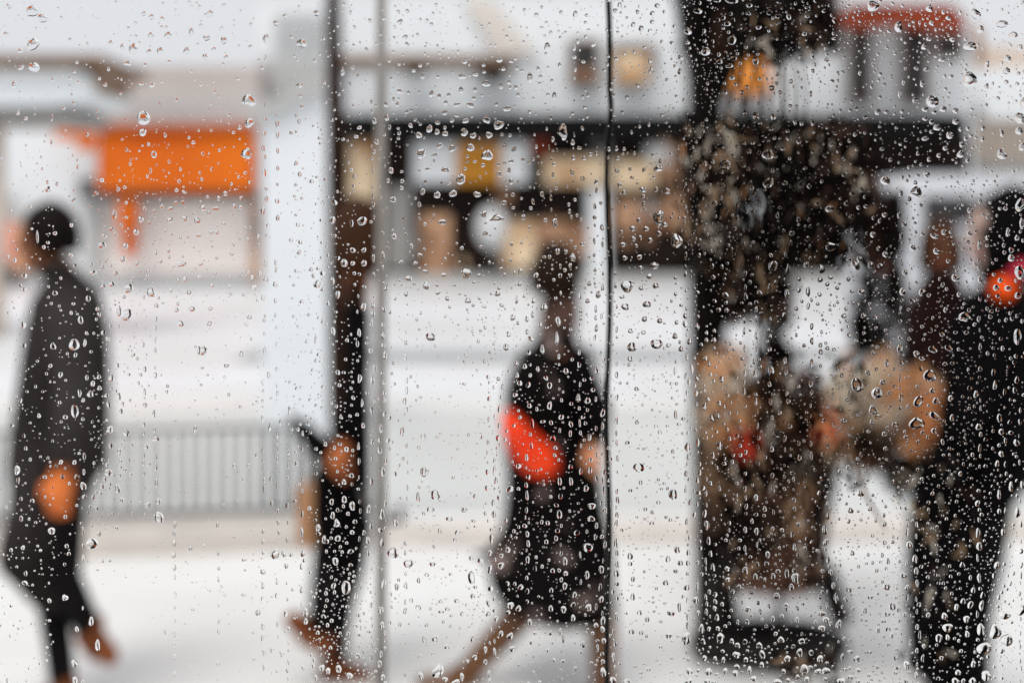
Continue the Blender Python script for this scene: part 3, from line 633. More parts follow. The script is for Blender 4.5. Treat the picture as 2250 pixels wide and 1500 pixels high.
T[(750,0)]="390 150 44 40;597 165 30 30;437 80 36 30;423 250 40 32;437 298 34 34;522 436 30 30;480 468 34 34;540 508 34 34;640 510 28 26;815 408 36 40;1043 400 48 38;1118 408 34 26;1148 392 24 24;938 434 28 26;942 478 28 24;1068 458 32 32;885 492 38 42;955 555 60 44;797 508 52 40;390 605 42 42;445 614 28 28;598 622 38 52;647 638 32 36;708 630 32 28;790 597 34 48;882 596 32 34;1053 572 30 42;1150 580 30 32;1165 628 30 28;690 680 34 30;764 693 52 30;852 697 56 34;1092 718 58 42;684 746 44 34;762 764 40 24;958 790 52 56;1037 826 66 52;820 800 44 36;730 798 32 30;636 810 38 36;582 852 42 58;513 894 46 44;458 830 34 32;632 872 38 40;686 884 42 38;810 874 52 56;869 896 48 40;973 892 50 44;1059 888 26 28;1112 894 26 24;302 776 34 48;320 840 22 44;220 797 34 48;298 690 34 44;372 690 26 38;383 880 28 30;530 1014 54 62;650 962 46 36;620 1022 36 34;732 980 56 44;852 975 58 52;962 1025 72 62;1077 962 34 36;1138 988 36 48;1197 1054 26 34;1121 1065 36 36;1077 1076 26 22;934 1090 34 28;830 1066 30 24;880 1066 28 20;688 1123 58 50;573 1114 40 34;789 1182 56 66;1041 1148 38 40;1105 1124 30 36;538 1264 34 50;633 1285 48 50;738 1276 60 44;896 1282 50 44;343 1316 50 40;1130 1284 34 30;1120 1196 36 44;1457 870 60 98;1393 920 26 40;1523 940 32 44;1520 1138 26 54;1600 1044 30 30;1396 1154 22 46;1401 1084 24 30;1357 312 42 60;1286 108 34 42;1542 100 38 48;1615 106 26 24;1556 278 24 42;1660 296 28 46;1535 380 30 32;1540 460 26 34;1243 515 38 72;1402 634 34 48;1523 750 28 28;1620 770 24 28;1974 194 40 44;1922 168 36 36;1834 38 36 38;1804 76 34 36;2080 44 42 34;1950 84 30 30;2048 94 34 38;2046 150 32 32;2032 206 34 24;2176 288 32 30;2232 384 36 38;2228 476 30 50;2085 1112 54 50;1590 1178 34 36;1298 1140 30 38;1322 1280 30 40;1263 1330 26 46;1200 1432 38 38;1248 1372 30 26;1072 1336 40 36;940 1412 48 50;1024 1440 84 46;1406 1470 38 70;2089 1434 70 86;1985 1250 50 40;1988 1296 34 30;2142 1260 48 44;2072 1250 36 36;2128 1480 44 40;1960 1452 40 34;1864 1268 36 32;1832 1220 32 38;1815 1128 32 40;1914 1172 30 26;140 1456 64 50;70 1470 26 60;668 1464 60 40;90 186 26 36;12 476 30 60;64 88 28 34;22 38 30 30;235 936 32 44;218 1002 26 36;330 1124 34 50"
T[(1500,0)]="1246 46 72 66;1618 62 44 60;1922 98 60 60;1953 198 50 52;2166 242 62 52;2094 164 76 44;1884 312 74 62;1882 528 82 96;2130 392 58 52;2125 470 50 48;2212 318 46 44;2142 302 38 34;2121 546 36 36;2192 558 30 36;1996 430 34 58;1992 574 32 54;1415 182 50 66;1583 314 44 44;1637 672 76 76;1590 722 50 40;1708 722 50 42;1650 742 40 32;1788 732 46 38;1523 664 40 42;1600 460 46 34;1700 398 48 40;1760 508 36 34;1279 740 40 50;1334 740 34 30;1438 736 28 34;1369 512 28 34;1294 492 26 32;1425 620 28 66;1448 545 24 48;1570 556 36 48;1162 484 30 34;1250 424 28 40;1768 266 40 36;1614 262 36 34;1632 158 42 36;320 266 54 62;148 344 56 56;30 212 54 54;27 283 34 36;96 78 60 44;290 162 44 44;238 408 48 40;332 388 44 36;302 438 56 34;476 408 44 56;322 516 38 34;503 524 24 32;386 612 28 36;343 560 26 26;477 766 46 56;558 1020 66 60;275 1088 66 64;560 1206 64 62;140 1080 40 36;158 1266 38 40;694 914 36 40;400 946 30 32;760 936 34 36;850 812 24 56;734 806 24 48;1668 842 54 50;1752 894 58 46;1830 954 40 40;1824 1018 54 52;1790 804 48 44;1722 978 36 40;1680 1026 36 34;1590 914 56 34;1588 784 38 32;2092 1020 62 56;2092 878 34 54;2210 780 74 60;2206 866 60 50;2228 970 48 60;1968 846 30 48;1966 920 26 42;2066 652 32 32;1989 698 28 32;2236 684 50 70;1598 1148 44 56;1328 1192 58 54;1528 1266 76 68;1430 1276 30 52;1418 1418 26 46;1324 1416 42 36;1074 1340 40 42;1110 1276 36 40;1170 1252 30 40;1440 1170 22 34;1560 1354 32 32;966 1376 60 50;1152 1368 34 30;2214 1350 56 86;2226 1472 40 76;1884 1386 40 46;1950 1326 26 44;358 1350 22 46;355 1436 24 40;416 1398 20 26;458 1396 30 32;206 1340 36 40;428 94 34 30;496 186 40 34;620 1420 24 46;702 700 30 26;838 622 22 46;708 540 28 36;316 10 70 44;222 8 60 30"
T[(0,500)]="855 400 50 64;1005 426 56 58;746 372 46 32;688 386 36 28;846 572 66 70;795 548 42 70;1270 534 48 38;1168 540 34 34;1040 512 34 34;1254 426 36 36;1196 630 50 40;1392 532 38 24;1388 630 38 36;1630 632 30 34;1340 806 62 62;1596 830 30 42;1498 906 36 30;1292 1326 36 54;498 768 66 70;360 778 44 48;162 640 44 54;172 318 36 38;372 430 38 36;590 466 36 46;540 606 40 56;604 1092 48 46;742 984 46 60;660 980 34 32;620 1024 34 42;664 1054 34 34;793 1108 34 50;732 1326 48 58;840 1348 42 50;724 1160 30 46;806 1206 28 42;782 905 26 32;962 930 28 42;502 1205 44 86;534 1086 26 60;1030 970 26 48;737 1430 30 38;796 1468 36 40;970 1440 34 34;965 1164 32 34;1032 1388 54 32;1200 240 66 44;622 296 58 30;682 118 56 48;834 120 42 42;820 210 46 38;904 30 40 46;1820 372 32 50;1680 394 44 36;2094 370 56 52;2196 350 34 54;2200 680 34 60;2230 200 36 30;2230 950 36 36;2230 440 36 56;2084 728 24 66;2130 300 44 30;408 966 30 46;440 1244 34 34;145 1135 30 34;950 768 26 32;256 60 20 90;662 570 26 34;650 534 28 30;718 730 30 42;690 690 36 34;568 756 26 56;1650 588 36 30;1112 1040 26 30;1740 460 26 50;1775 970 24 50;1782 1310 24 60;1850 1280 22 50"
T[(750,500)]="824 300 68 54;562 380 50 52;445 334 54 38;524 184 46 34;558 288 44 24;488 232 40 24;396 226 40 24;676 310 34 30;638 426 36 30;700 466 34 36;836 480 48 42;1028 434 44 38;940 516 46 24;430 436 34 36;298 402 40 34;388 346 24 24;592 718 62 52;150 520 36 64;78 148 46 36;152 148 34 38;22 232 52 58;78 234 32 38;152 234 44 46;350 56 44 42;950 36 42 44;1178 286 32 40;1284 314 36 42;1424 156 38 46;1524 196 40 60;1372 192 26 30;1590 106 40 30;1172 370 32 34;1336 524 50 60;1264 480 30 40;1130 590 34 50;1156 474 22 60;1308 636 28 42;1427 616 40 72;1418 730 34 90;1324 800 30 72;1248 730 48 34;1086 784 40 52;1102 700 32 42;1152 892 40 36;1210 912 34 40;1478 942 48 40;1236 820 28 38;1294 930 28 46;1176 1022 40 40;1160 970 28 40;1372 1036 34 50;1372 1168 36 60;1560 1120 38 54;1620 1136 44 50;1680 940 38 56;1720 1216 34 60;1692 440 36 56;1622 482 32 40;1880 386 74 72;1974 398 34 34;2070 382 46 44;2060 250 54 56;2028 320 44 38;1962 194 42 36;1866 200 40 36;1972 262 40 28;2032 84 40 40;1922 74 40 38;1856 112 40 40;2008 8 50 36;1920 6 50 40;2204 86 70 88;1942 120 30 30;2012 504 62 46;1870 520 60 46;1996 600 42 40;2096 612 40 40;1914 784 60 56;2075 764 66 66;1902 862 36 42;2196 712 42 42;2236 796 40 40;1846 454 40 30;1904 678 36 36;2090 40 40 40;2196 940 22 60;2200 1230 24 70;1146 1100 36 36;1240 1170 34 36;1042 1190 26 56;1040 1302 24 48;1034 1382 28 50;1258 1286 24 70;1512 1290 28 48;1394 1384 34 50;1328 1274 34 26;1382 1280 26 36;1448 1244 36 42;1136 1300 26 26;1252 1430 24 50;1410 1446 34 30;1508 1352 24 48;1634 1376 32 50;1640 1446 28 30;290 836 34 64;278 706 28 62;200 630 24 60;208 1000 28 56;120 690 28 60;124 990 34 60;146 1300 26 46;140 1150 20 60;204 1200 22 56;262 1320 30 66;254 1464 34 48;404 1340 32 66;420 1140 30 52;310 1398 34 34;36 1456 38 40;282 1020 24 36;256 1394 24 40;284 1086 26 36;196 808 28 46;976 1124 30 40;1062 1048 20 56;1568 656 20 60;1680 660 26 56;1572 728 26 40;1566 820 22 46;1566 900 26 44;346 888 26 28;542 1370 36 40;320 1250 34 30;1260 570 22 50"
T[(1500,500)]="1142 1034 78 80;1272 1086 68 66;1536 1284 92 72;1620 972 80 72;1546 1140 62 66;1664 1138 60 46;1654 1236 72 46;1638 1070 42 42;1758 1120 38 48;1310 1014 44 44;1248 1196 58 54;1392 1294 42 48;1214 952 38 38;1338 888 32 56;1434 884 34 40;1432 1116 32 60;1424 794 42 60;1570 860 44 30;1640 800 60 50;1744 790 56 42;1532 828 44 44;1054 1268 38 40;1322 1356 36 40;1466 1376 36 36;1430 1188 34 26;1650 1334 40 48;1540 1042 30 26;1268 928 28 28;910 272 46 66;900 342 36 44;810 244 40 44;688 276 30 80;820 420 34 72;822 514 26 50;1170 420 48 44;1056 580 36 38;968 326 36 28;1012 396 28 32;896 438 30 34;682 432 34 66;500 430 36 44;278 444 48 46;568 390 28 50;410 456 28 60;590 250 64 54;760 410 32 36;762 338 32 28;845 648 30 44;846 744 28 52;844 890 28 62;902 908 26 30;578 940 38 72;668 872 26 56;674 950 26 44;566 1028 30 40;690 1140 36 36;680 1086 26 40;700 1304 34 36;836 1026 30 58;476 1140 26 56;398 1074 24 56;472 960 24 60;466 878 26 36;662 572 28 42;744 532 28 32;1150 508 24 34;1108 418 32 26;1134 246 54 62;1160 206 44 44;1232 244 44 44;1328 176 40 44;1292 250 40 36;970 124 76 50;708 104 30 42;714 36 36 42;1248 46 44 42;1508 132 46 46;1664 156 48 44;1652 54 56 44;1714 30 40 44;1572 40 34 34;1880 40 36 40;1788 330 52 54;1848 586 66 62;1570 424 52 52;1442 420 48 52;1706 376 34 34;1812 440 34 36;1678 476 40 36;1724 540 36 36;1504 484 40 38;2056 394 44 46;2134 398 48 44;2212 296 70 76;2200 446 52 46;2156 200 50 50;1950 340 36 52;1946 116 30 66;2134 30 36 60;2194 66 36 44;2196 716 46 100;2156 146 36 44;1950 466 24 46;2192 1000 34 50;2048 1034 32 60;2038 950 28 56;2178 1068 34 40;1924 1094 36 54;1942 1308 46 46;2078 1250 34 66;2090 1340 36 50;2190 1412 44 48;2090 1486 44 40;1766 1248 32 50;1622 676 40 36;1700 700 40 34;1860 690 34 30;236 1430 48 56;28 1440 40 64;140 1172 40 46;144 856 30 34;90 650 36 50;42 748 40 44;56 930 24 70;200 740 44 40;232 540 34 34;286 542 32 34;14 580 34 40;12 632 36 46;354 1368 26 30;228 1236 34 34;96 1412 26 52;1328 320 36 34;1240 1276 34 34;1330 1450 36 30"
T[(0,1000)]="722 108 54 54;682 196 34 38;784 214 42 58;558 196 46 54;566 266 34 32;616 572 74 70;350 490 54 48;1055 400 56 72;1050 296 36 46;1040 174 28 60;124 92 42 66;130 158 26 50;1818 644 54 64;1874 640 32 54;1738 758 42 38;1706 1022 40 54;1614 680 36 26;438 928 44 46;175 832 44 34;500 1360 46 52;504 1470 40 50;652 1240 34 84;610 1084 36 66;180 770 22 44;84 616 26 30;556 490 20 64;812 290 34 40;808 34 30 30;797 124 24 28;410 40 34 32;516 134 34 38;516 1136 30 40;2214 690 44 60;2124 1390 50 44;2166 1410 36 50;2236 1396 40 60;2190 300 34 44;2196 390 36 48;2222 440 50 54;2138 546 34 54;2100 470 40 50;2104 510 34 30;2230 540 40 50;2158 560 34 36;2044 342 28 30;1996 380 24 50;1994 500 24 70;2000 636 34 60;2018 1026 40 64;2020 1085 30 50;1888 1034 26 48;1860 1296 30 50;1798 1270 30 44;980 320 50 30;1160 910 22 50;1090 1160 20 46;64 1470 32 56;84 980 26 26;335 948 32 34;1490 914 26 24;1614 908 34 28;700 150 30 34;672 242 28 26;1642 64 34 30;1550 64 34 32;1790 150 20 46;1798 310 26 46;1262 600 24 50;2202 852 36 44;1958 50 30 30;150 410 26 48;2190 1080 30 30"
T[(750,1000)]="345 632 74 68;446 704 60 58;640 1410 70 80;549 100 56 60;622 256 60 64;508 268 30 70;360 440 44 50;270 384 40 70;277 104 36 70;182 346 34 62;260 486 32 36;177 552 32 54;272 566 26 60;74 326 48 60;34 862 58 84;93 430 30 36;74 500 34 34;22 284 42 50;70 128 38 34;20 170 36 42;180 636 28 40;64 714 30 30;64 626 50 30;100 920 26 50;280 836 34 70;368 856 34 56;858 796 46 76;866 916 34 44;604 708 52 34;590 350 54 42;812 350 50 40;714 410 46 42;768 500 34 44;886 264 36 36;990 542 38 66;1006 382 34 54;1018 160 24 58;1000 306 22 48;980 636 34 44;980 740 32 70;984 868 34 50;968 966 30 54;968 1032 34 44;1020 1068 36 50;918 684 44 40;856 668 30 40;1052 718 48 48;1112 216 52 48;1168 66 38 36;1232 138 28 44;1168 214 28 26;1098 616 40 42;1182 860 42 38;1116 980 50 50;1168 1000 40 44;1100 1024 30 34;1242 1090 38 44;1114 1180 44 50;1054 1164 36 40;1276 1162 30 30;1126 1264 46 44;1224 258 24 76;1220 354 20 50;1226 512 32 42;1232 574 28 50;1228 680 34 48;1436 382 42 62;1424 490 34 34;1414 540 30 40;1552 502 40 42;1622 600 64 54;1648 328 60 44;1644 412 56 40;1610 212 40 44;1474 690 40 54;1478 770 36 36;1472 852 38 50;1392 752 34 34;1380 1000 34 46;1464 1006 42 50;1528 974 36 34;1526 1062 34 48;1536 910 36 42;1628 994 48 50;1618 780 36 60;1680 456 28 46;1712 744 40 56;1736 356 34 50;1734 580 26 60;1704 860 22 64;1712 940 34 50;1722 1080 40 56;1720 1136 34 46;1728 1212 36 40;1724 1418 46 60;1718 1300 28 34;1722 1350 32 40;1676 1110 36 36;1438 166 30 60;1512 166 30 60;1510 70 30 40;1636 94 36 50;1640 24 34 34;1724 222 22 60;1728 104 28 40;1958 74 68 56;2184 250 56 66;1820 288 36 44;1816 386 28 50;1808 572 30 64;1816 634 28 50;1816 710 28 44;1812 770 40 52;1814 836 34 44;1814 930 28 40;1812 1050 30 60;1902 656 48 44;2210 614 42 52;2232 700 40 46;2150 676 32 52;2200 752 36 36;2134 830 40 44;1902 708 30 34;1920 806 28 50;1918 924 34 50;1962 1028 34 40;2170 1028 56 46;2224 990 30 66;2014 1068 40 44;1910 1150 38 46;1974 1156 34 40;2154 1176 46 44;1800 1220 30 56;1792 1320 28 70;1788 1470 44 50;1880 1476 44 40;756 1484 60 40;686 1464 40 36;796 1448 30 60;526 1440 36 54;276 1450 34 44;272 1110 30 60;264 1300 26 44;256 1362 34 50;58 1440 46 46;112 1310 40 42;116 1040 34 38;100 1110 36 34;120 1170 30 32;264 1010 34 60;950 1270 28 50;950 1350 28 44;880 1320 36 40;866 1196 28 54;1592 1236 34 50;1460 1200 26 54;1378 1160 26 40;620 1196 50 48;548 1200 34 60;508 996 34 50;700 1250 40 40;700 1002 36 34;660 1020 40 30;762 950 34 36;512 816 26 44;650 490 30 40;1846 486 26 26"
T[(1500,1000)]="2050 1148 84 86;2126 1206 72 78;1976 1260 84 78;2112 1044 70 50;2222 1006 60 70;2092 1276 46 40;1956 1138 50 76;1960 980 32 80;1946 592 44 64;1938 504 36 72;1944 800 32 62;1968 912 32 50;1934 310 34 50;2076 252 30 70;2196 370 40 76;2154 200 34 70;2228 190 32 56;2076 362 30 40;2102 500 36 50;2062 716 44 54;1862 1070 50 50;1738 1126 66 52;1680 1194 50 60;1738 1190 34 40;1834 714 36 44;1888 976 44 54;1796 992 38 48;1716 1050 44 50;1906 880 34 44;1866 1168 34 50;1906 1364 40 46;1990 1440 66 56;1900 1474 50 50;1788 1476 50 50;1806 1420 44 40;1840 1474 30 36;1468 1370 46 56;1574 1326 26 56;1554 1174 26 60;1492 1226 24 56;1524 676 40 66;1532 754 38 50;1486 584 50 56;1472 496 26 56;1538 834 28 54;1550 974 30 40;1338 856 54 52;1374 984 48 56;1446 782 52 40;1472 862 34 42;1346 690 24 46;1422 690 24 28;1340 1036 40 36;1456 1040 30 36;1346 1136 34 36;1416 1012 30 30;1088 876 38 40;1228 926 36 30;1066 940 34 36;1166 246 46 46;930 484 38 66;938 566 36 54;950 680 30 50;970 764 30 54;986 850 26 54;1004 930 30 78;914 756 28 36;896 246 34 50;480 272 36 46;482 494 34 54;556 646 38 46;548 706 34 40;474 790 38 44;590 788 36 44;408 750 44 50;414 330 30 40;408 484 28 50;486 710 28 44;680 770 36 66;738 800 50 66;710 860 34 56;716 512 24 52;732 600 30 54;730 750 30 40;622 756 34 36;650 486 30 32;612 918 50 44;676 988 42 62;424 1004 44 42;508 1018 28 38;750 996 24 44;494 960 32 40;566 982 26 40;748 1076 30 50;648 1048 30 34;588 1068 30 44;420 1088 28 46;142 376 32 60;154 452 36 68;168 556 32 60;180 640 26 50;108 108 30 40;130 210 30 34;196 730 32 60;92 850 26 80;82 944 44 46;24 860 46 48;20 1196 48 84;120 1134 40 64;130 1216 36 44;244 1194 48 66;170 1134 30 34;228 1132 34 34;98 1030 28 40;222 1060 34 50;208 910 34 40;210 954 34 34;208 1000 30 40;324 890 30 36;294 810 36 34;290 740 40 36;350 1304 52 50;352 1382 44 34;342 1424 50 40;436 1406 34 56;412 1336 34 40;464 1460 44 40;276 1410 36 44;166 1414 44 56;140 1326 34 44;210 1328 30 34;264 1338 30 44;40 1410 44 48;34 1476 50 44;156 1476 44 40;520 1302 44 60;516 1370 34 46;406 1218 34 40;500 1244 40 54;320 1216 36 40;778 1216 48 46;642 1206 48 46;766 1290 40 64;684 1330 52 44;840 1290 40 40;796 1400 50 64;836 1386 40 28;886 1412 44 44;936 1408 66 44;900 1330 46 50;1046 1320 26 66;912 1130 46 48;940 1076 50 44;910 1034 54 36;1022 1104 40 66;870 1092 30 34;970 1100 34 34;912 890 30 30;1140 1330 50 44;1040 1476 60 48;812 1464 40 40;620 1480 60 40;1098 1450 40 30"
drops = []
for (ox, oy), s in T.items():
    for q in s.split(';'):
        x, y, w_, h_ = map(float, q.split()); drops.append((ox+x/3, oy+y/3, w_/3, h_/3))
drops.sort(key=lambda q: -q[2]*q[3])
rd = random.Random(77)
def drop_mesh(b, x, y, wd, ht, big, off):
    """one clinging drop: irregular contact line, domed cap; px units on the glass plane"""
    k_ = YG/FPX*(1.08 if wd*ht > 340 else .93); rx, rz = wd/2*k_, ht/2*k_; seg, rows = (28, 9) if big else (14, 5)
    tall = ht/wd; ph = [rd.uniform(0, 6.28) for _ in range(3)]
    am = [rd.uniform(.0, .16), rd.uniform(0, .11), rd.uniform(0, .045)] if wd*ht > 90 else [rd.uniform(0, .07), .02, 0]
    lean = rd.gauss(0, .13) if tall > 1.15 else rd.gauss(0, .5)*(1 if abs(tall-1) > .12 else .3)
    kk = rd.uniform(2.1, 3.6); H = min(rx, rz)*math.tan(R(rd.uniform(22, 38) if wd*ht > 190 else rd.uniform(12, 36)))/kk; sag = rd.uniform(.05, .30)
    c0 = P(x, y, YG); cl, sl_ = math.cos(lean*.5), math.sin(lean*.5)
    def pt(rho, a):
        r = 1+am[0]*math.cos(2*a+ph[0])+am[1]*math.cos(3*a+ph[1])+am[2]*math.cos(5*a+ph[2])
        u = rx*r*math.cos(a); v = rz*r*math.sin(a)
        u *= (1-sag*.5*math.sin(a)*rho)          # wider below
        u *= rho; v *= rho
        return u*cl-v*sl_, u*sl_+v*cl
    vs = []; fs = []
    for i in range(rows):
        rho = math.cos(math.pi/2*i/rows)
        for q in range(seg):
            a = 2*math.pi*q/seg; u, v = pt(rho, a)
            dom = 1-rho**kk
            vs.append((c0.x+u, YG+off+H*dom*(1-.18*sag*math.sin(a)*rho), c0.z+v-H*.25*sag*dom))
    vs.append((c0.x, YG+off+H, c0.z-H*.25*sag)); top = len(vs)-1
    for i in range(rows-1):
        for q in range(seg):
            q2 = (q+1) % seg; fs.append(((i+1)*seg+q, (i+1)*seg+q2, i*seg+q2, i*seg+q))
    for q in range(seg): fs.append((top, (rows-1)*seg+(q+1) % seg, (rows-1)*seg+q))
    b.add(vs, fs, 0, True)
    base = [vs[q] for q in range(seg)]; b.add(base, [tuple(range(seg))], 0, False)
    return c0
ZN = [((0, 0, 560, 135), 'over the white sky'), ((0, 135, 215, 270), 'over the rounded canopy'), ((215, 135, 570, 268), 'over the wall above the orange awning'), ((205, 268, 570, 440), 'over the orange awning'),
      ((0, 270, 205, 450), 'over the pale wall left of the orange awning'), ((0, 450, 200, 610), 'around the head at the left edge'), ((200, 440, 575, 625), 'over the pale shopfront below the orange awning'),
      ((570, 0, 705, 200), 'over the grey wall above the white pillar'), ((570, 200, 705, 620), 'over the upper white pillar'), ((570, 620, 705, 960), 'over the lower white pillar'),
      ((0, 600, 240, 860), 'over the shoulders of the charcoal coat'), ((0, 860, 240, 1240), 'over the skirt of the charcoal coat'), ((0, 1240, 250, 1500), 'over the legs at the left edge'),
      ((240, 620, 570, 960), 'over the bright street left of the pillar'), ((240, 960, 680, 1200), 'over the low railing'), ((240, 1200, 660, 1500), 'over the pale pavement below the railing'),
      ((700, 0, 790, 500), 'along the top of the wooden pole'), ((700, 500, 815, 960), 'along the lower wooden pole'), ((660, 940, 830, 1220), 'over the folded umbrella'), ((640, 1200, 830, 1500), 'over the legs behind the wooden pole'),
      ((785, 0, 1230, 150), 'over the upper white wall'), ((785, 150, 1325, 258), 'over the white wall above the black canopy'), ((785, 258, 1325, 310), 'over the black shop canopy'),
      ((785, 310, 1180, 420), 'over the white and mustard signboard'), ((1180, 310, 1330, 430), 'over the cream signboard'), ((785, 420, 1150, 600), 'over the brown shopfronts'), ((1150, 420, 1330, 700), 'around the head in the middle'),
      ((785, 600, 1090, 780), 'over the bright road left of the middle person'), ((785, 780, 1090, 1000), 'over the grey road strip'), ((785, 1000, 1080, 1250), 'over the grey asphalt left of the patterned coat'), ((785, 1250, 1080, 1500), 'over the pavement beside the grey rod'),
      ((1090, 680, 1330, 900), 'over the chest of the patterned coat'), ((1080, 900, 1250, 1060), 'over the orange red handbag'), ((1250, 900, 1340, 1060), 'beside the hand near the cable'), ((1080, 1060, 1345, 1350), 'over the skirt of the patterned coat'), ((1080, 1350, 1345, 1500), 'between the brown boots'),
      ((1230, 0, 1500, 260), 'over the upper windows by the cable'), ((1330, 260, 1500, 520), 'over the shops right of the cable'), ((1330, 520, 1510, 760), 'over the bright road right of the cable'), ((1330, 760, 1510, 1100), 'over the asphalt right of the cable'), ((1330, 1100, 1530, 1500), 'over the pavement right of the cable'),
      ((1500, 0, 1600, 800), 'along the black tree trunk'), ((1600, 0, 1840, 260), 'over the top of the tree crown'), ((1840, 0, 2130, 80), 'over the red awning'), ((1840, 80, 2130, 260), 'over the windows under the red awning'),
      ((2130, 0, 2250, 400), 'over the beige building'), ((1600, 260, 1900, 560), 'over the drooping crown'), ((1900, 260, 2130, 430), 'over the dark canopy right of the tree'), ((1900, 430, 2110, 760), 'over the reddish brown coat'),
      ((2110, 400, 2250, 760), 'around the raspberry scarf'), ((1600, 560, 1900, 780), 'over the bright gap below the crown'), ((1500, 780, 1700, 1050), 'over the left side of the planter leaves'), ((1700, 780, 1860, 1050), 'over the rust planter leaves'), ((1860, 760, 2070, 1050), 'over the tan and amber planter leaves'),
      ((2070, 760, 2250, 1050), 'over the chest of the black coat'), ((1500, 1050, 1830, 1300), 'over the brown planter pot'), ((1500, 1300, 1830, 1500), 'over the ring stand of the planter'), ((1830, 1050, 2000, 1500), 'over the pavement right of the planter'), ((1980, 1050, 2160, 1500), 'over the legs of the black coat'), ((2160, 1050, 2250, 1500), 'in the lower right corner')]
def zone(x, y):
    for (a, b_, c, d_), s in ZN:
        if a <= x < c and b_ <= y < d_: return s
    return 'beside the planter' if x > 1500 else 'on the middle of the pane'
keys = {}
big = drops[:300]
def prev(i):
    x, y, w_, h_ = big[i]
    sz = 'large' if w_*h_ > 340 else ('medium' if w_*h_ > 190 else 'smaller'); t = h_/w_
    sh = 'tall' if t > 1.3 else ('wide' if t < .78 else 'rounded')
    return (zone(x, y), sz, sh)
for i in range(300): keys.setdefault(prev(i), []).append(i)
ORD = ['topmost', 'second', 'third', 'fourth', 'fifth', 'sixth', 'seventh', 'eighth', 'ninth', 'tenth', 'eleventh', 'twelfth', 'thirteenth', 'fourteenth', 'fifteenth', 'sixteenth']
for (z, sz, sh), ids in keys.items():
    ids.sort(key=lambda i: (big[i][1], big[i][0]))
    for n, i in enumerate(ids):
        x, y, w_, h_ = big[i]; b = MB(); c0 = drop_mesh(b, x, y, w_, h_, True, .00006)
        ob = b.build('raindrop', M_water, None, c0)
        base = f'{sz} {sh} raindrop {z}'
        lab = base if len(ids) == 1 else (f'topmost {base}' if n == 0 else (f'lowest {base}' if n == len(ids)-1 else f'{ORD[n]} {base}'))
        tag(ob, lab, 'raindrop', 'raindrops on the window glass')
# the fine spatter
cell = {}
def free(x, y, r):
    i, j = int(x//40), int(y//40)
    for a in (-1, 0, 1):
        for c in (-1, 0, 1):
            for (xx, yy, r2) in cell.get((i+a, j+c), ()):
                if (x-xx)**2+(y-yy)**2 < (r+r2+1)**2: return False
    return True
def put(x, y, r): cell.setdefault((int(x//40), int(y//40)), []).append((x, y, r))
for x, y, w_, h_ in drops: put(x, y, max(w_, h_)/2)
b = MB()
for x, y, w_, h_ in drops[300:]: drop_mesh(b, x, y, w_, h_, False, .00006)
def spatter(n, x0, y0, x1, y1, lo, hi, pw=2.2, asp=(.8, 1.5)):
    for _ in range(n):
        x, y = rd.uniform(x0, x1), rd.uniform(y0, y1); s = lo+(hi-lo)*rd.random()**pw; t = rd.uniform(*asp)
        if free(x, y, s*.5*max(1, t**.5)):
            put(x, y, s*.5*max(1, t**.5)); drop_mesh(b, x, y, s/t**.5, s*t**.5, False, .00006)
def chain(x, y0, y1, gap, s0, s1, wob=3):
    y = y0; xx = x
    while y < y1:
        s = rd.uniform(s0, s1); xx += rd.gauss(0, wob*.4); xx += (x-xx)*.1; t = rd.uniform(1.3, 3.0)
        if rd.random() < .85 and free(xx, y, s*.6): put(xx, y, s*.6); drop_mesh(b, xx, y, s/t**.5, s*t**.5, False, .00006)
        y += gap*rd.uniform(.6, 1.5)
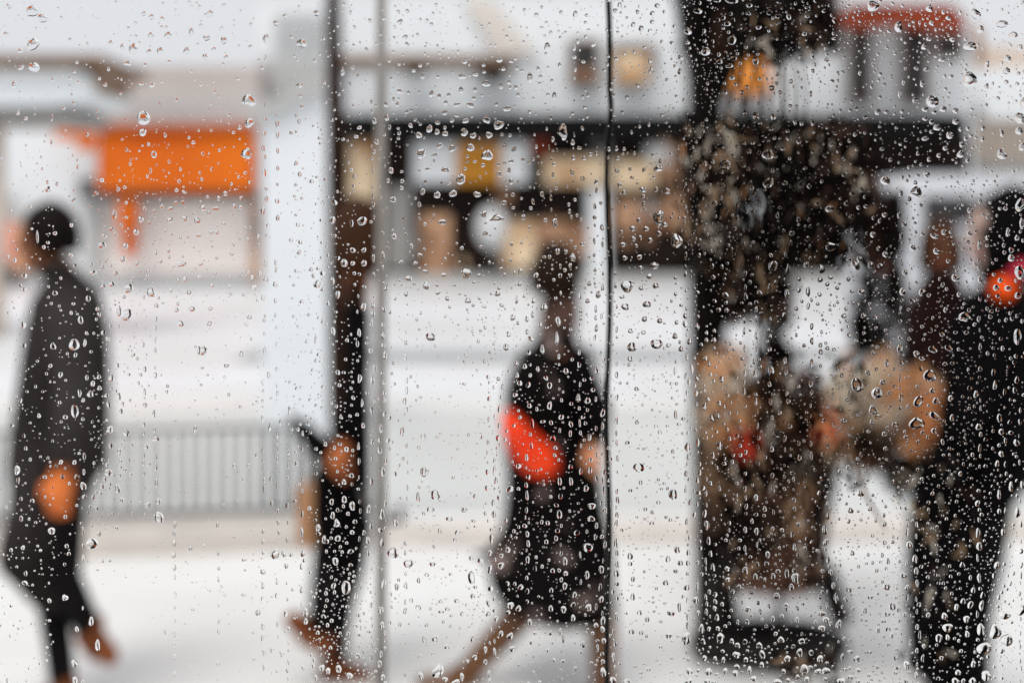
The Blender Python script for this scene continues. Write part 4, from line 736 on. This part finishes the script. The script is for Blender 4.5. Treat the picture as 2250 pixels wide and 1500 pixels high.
for x, y0, y1 in ((582, 120, 1500), (610, 200, 1500), (190, 1000, 1500), (322, 720, 1100), (345, 700, 1150), (637, 900, 1500), (668, 950, 1400), (818, 200, 1500), (843, 560, 1500), (892, 620, 1500), (790, 650, 1400), (1072, 780, 1500), (1085, 850, 1450),
                  (1160, 700, 1350), (1230, 560, 1400), (1275, 650, 1300), (1310, 400, 1500), (1322, 500, 1500), (1352, 600, 1500), (1357, 1000, 1500), (1212, 260, 500), (1260, 90, 420), (1505, 560, 1500), (1512, 800, 1500), (1550, 1050, 1450),
                  (1636, 600, 1350), (1660, 640, 1300), (1692, 600, 1200), (1722, 560, 1200), (1740, 1050, 1400), (1780, 640, 1000), (1815, 1080, 1400), (1990, 1150, 1450), (1978, 480, 900), (2148, 700, 1400), (2205, 860, 1200), (2238, 900, 1500), (2012, 1150, 1500), (480, 1150, 1500), (386, 1150, 1500)):
    chain(x, y0, y1, 26, 6, 12.5)
for args in ((520, 0, 0, 580, 440, 2.5, 10), (420, 200, 380, 580, 660, 2.5, 11), (420, 20, 450, 260, 1250, 3, 11), (260, 200, 560, 330, 1150, 3, 11), (130, 0, 1000, 120, 1500, 3, 8), (330, 330, 660, 700, 1500, 2.5, 9),
             (560, 640, 0, 830, 1500, 3, 11), (520, 690, 0, 780, 1500, 3, 10), (420, 680, 1240, 830, 1500, 3, 10), (620, 830, 0, 1340, 300, 2.5, 10), (420, 830, 300, 1340, 620, 3, 11), (300, 830, 620, 1100, 1000, 2.5, 9), (380, 830, 1000, 1100, 1500, 3, 11),
             (420, 1080, 560, 1345, 1060, 3, 11), (440, 1060, 1040, 1345, 1500, 3, 11), (700, 1340, 0, 1620, 560, 3, 11), (430, 1340, 560, 1530, 1500, 3, 11), (1100, 1600, 0, 2140, 560, 3, 11), (340, 1840, 0, 2110, 130, 3, 10), (480, 1500, 0, 1600, 560, 3, 9), (300, 2100, 0, 2250, 480, 2.5, 9),
             (1300, 1530, 560, 2140, 1060, 3, 11), (560, 2060, 400, 2250, 1060, 3, 11), (900, 1530, 1060, 1990, 1500, 3, 11), (800, 1960, 1040, 2200, 1500, 3, 11), (240, 2150, 1040, 2250, 1500, 3, 10),
             (1500, 1500, 0, 2250, 1500, 6, 14, 1.5), (2600, 1500, 0, 2250, 1500, 2, 6), (900, 1050, 500, 1350, 1400, 2, 6), (700, 0, 380, 800, 1300, 2, 5.5), (500, 1340, 0, 1500, 1500, 2, 6),
             (3000, -2100, -300, 0, 1900, 3, 20), (3400, 2250, -300, 4300, 1900, 3, 20), (420, 0, -300, 2250, 0, 3, 13), (500, 0, 1500, 2250, 1900, 3, 13)):
    spatter(*args)
fine = b.build('raindrop_spatter', M_water); tag(fine, 'fine spatter of tiny raindrops spread across the whole window pane', 'raindrops', None, 'stuff')
for o_ in bpy.data.objects:
    for k_ in ('_o', 'W'):
        if k_ in o_: del o_[k_]
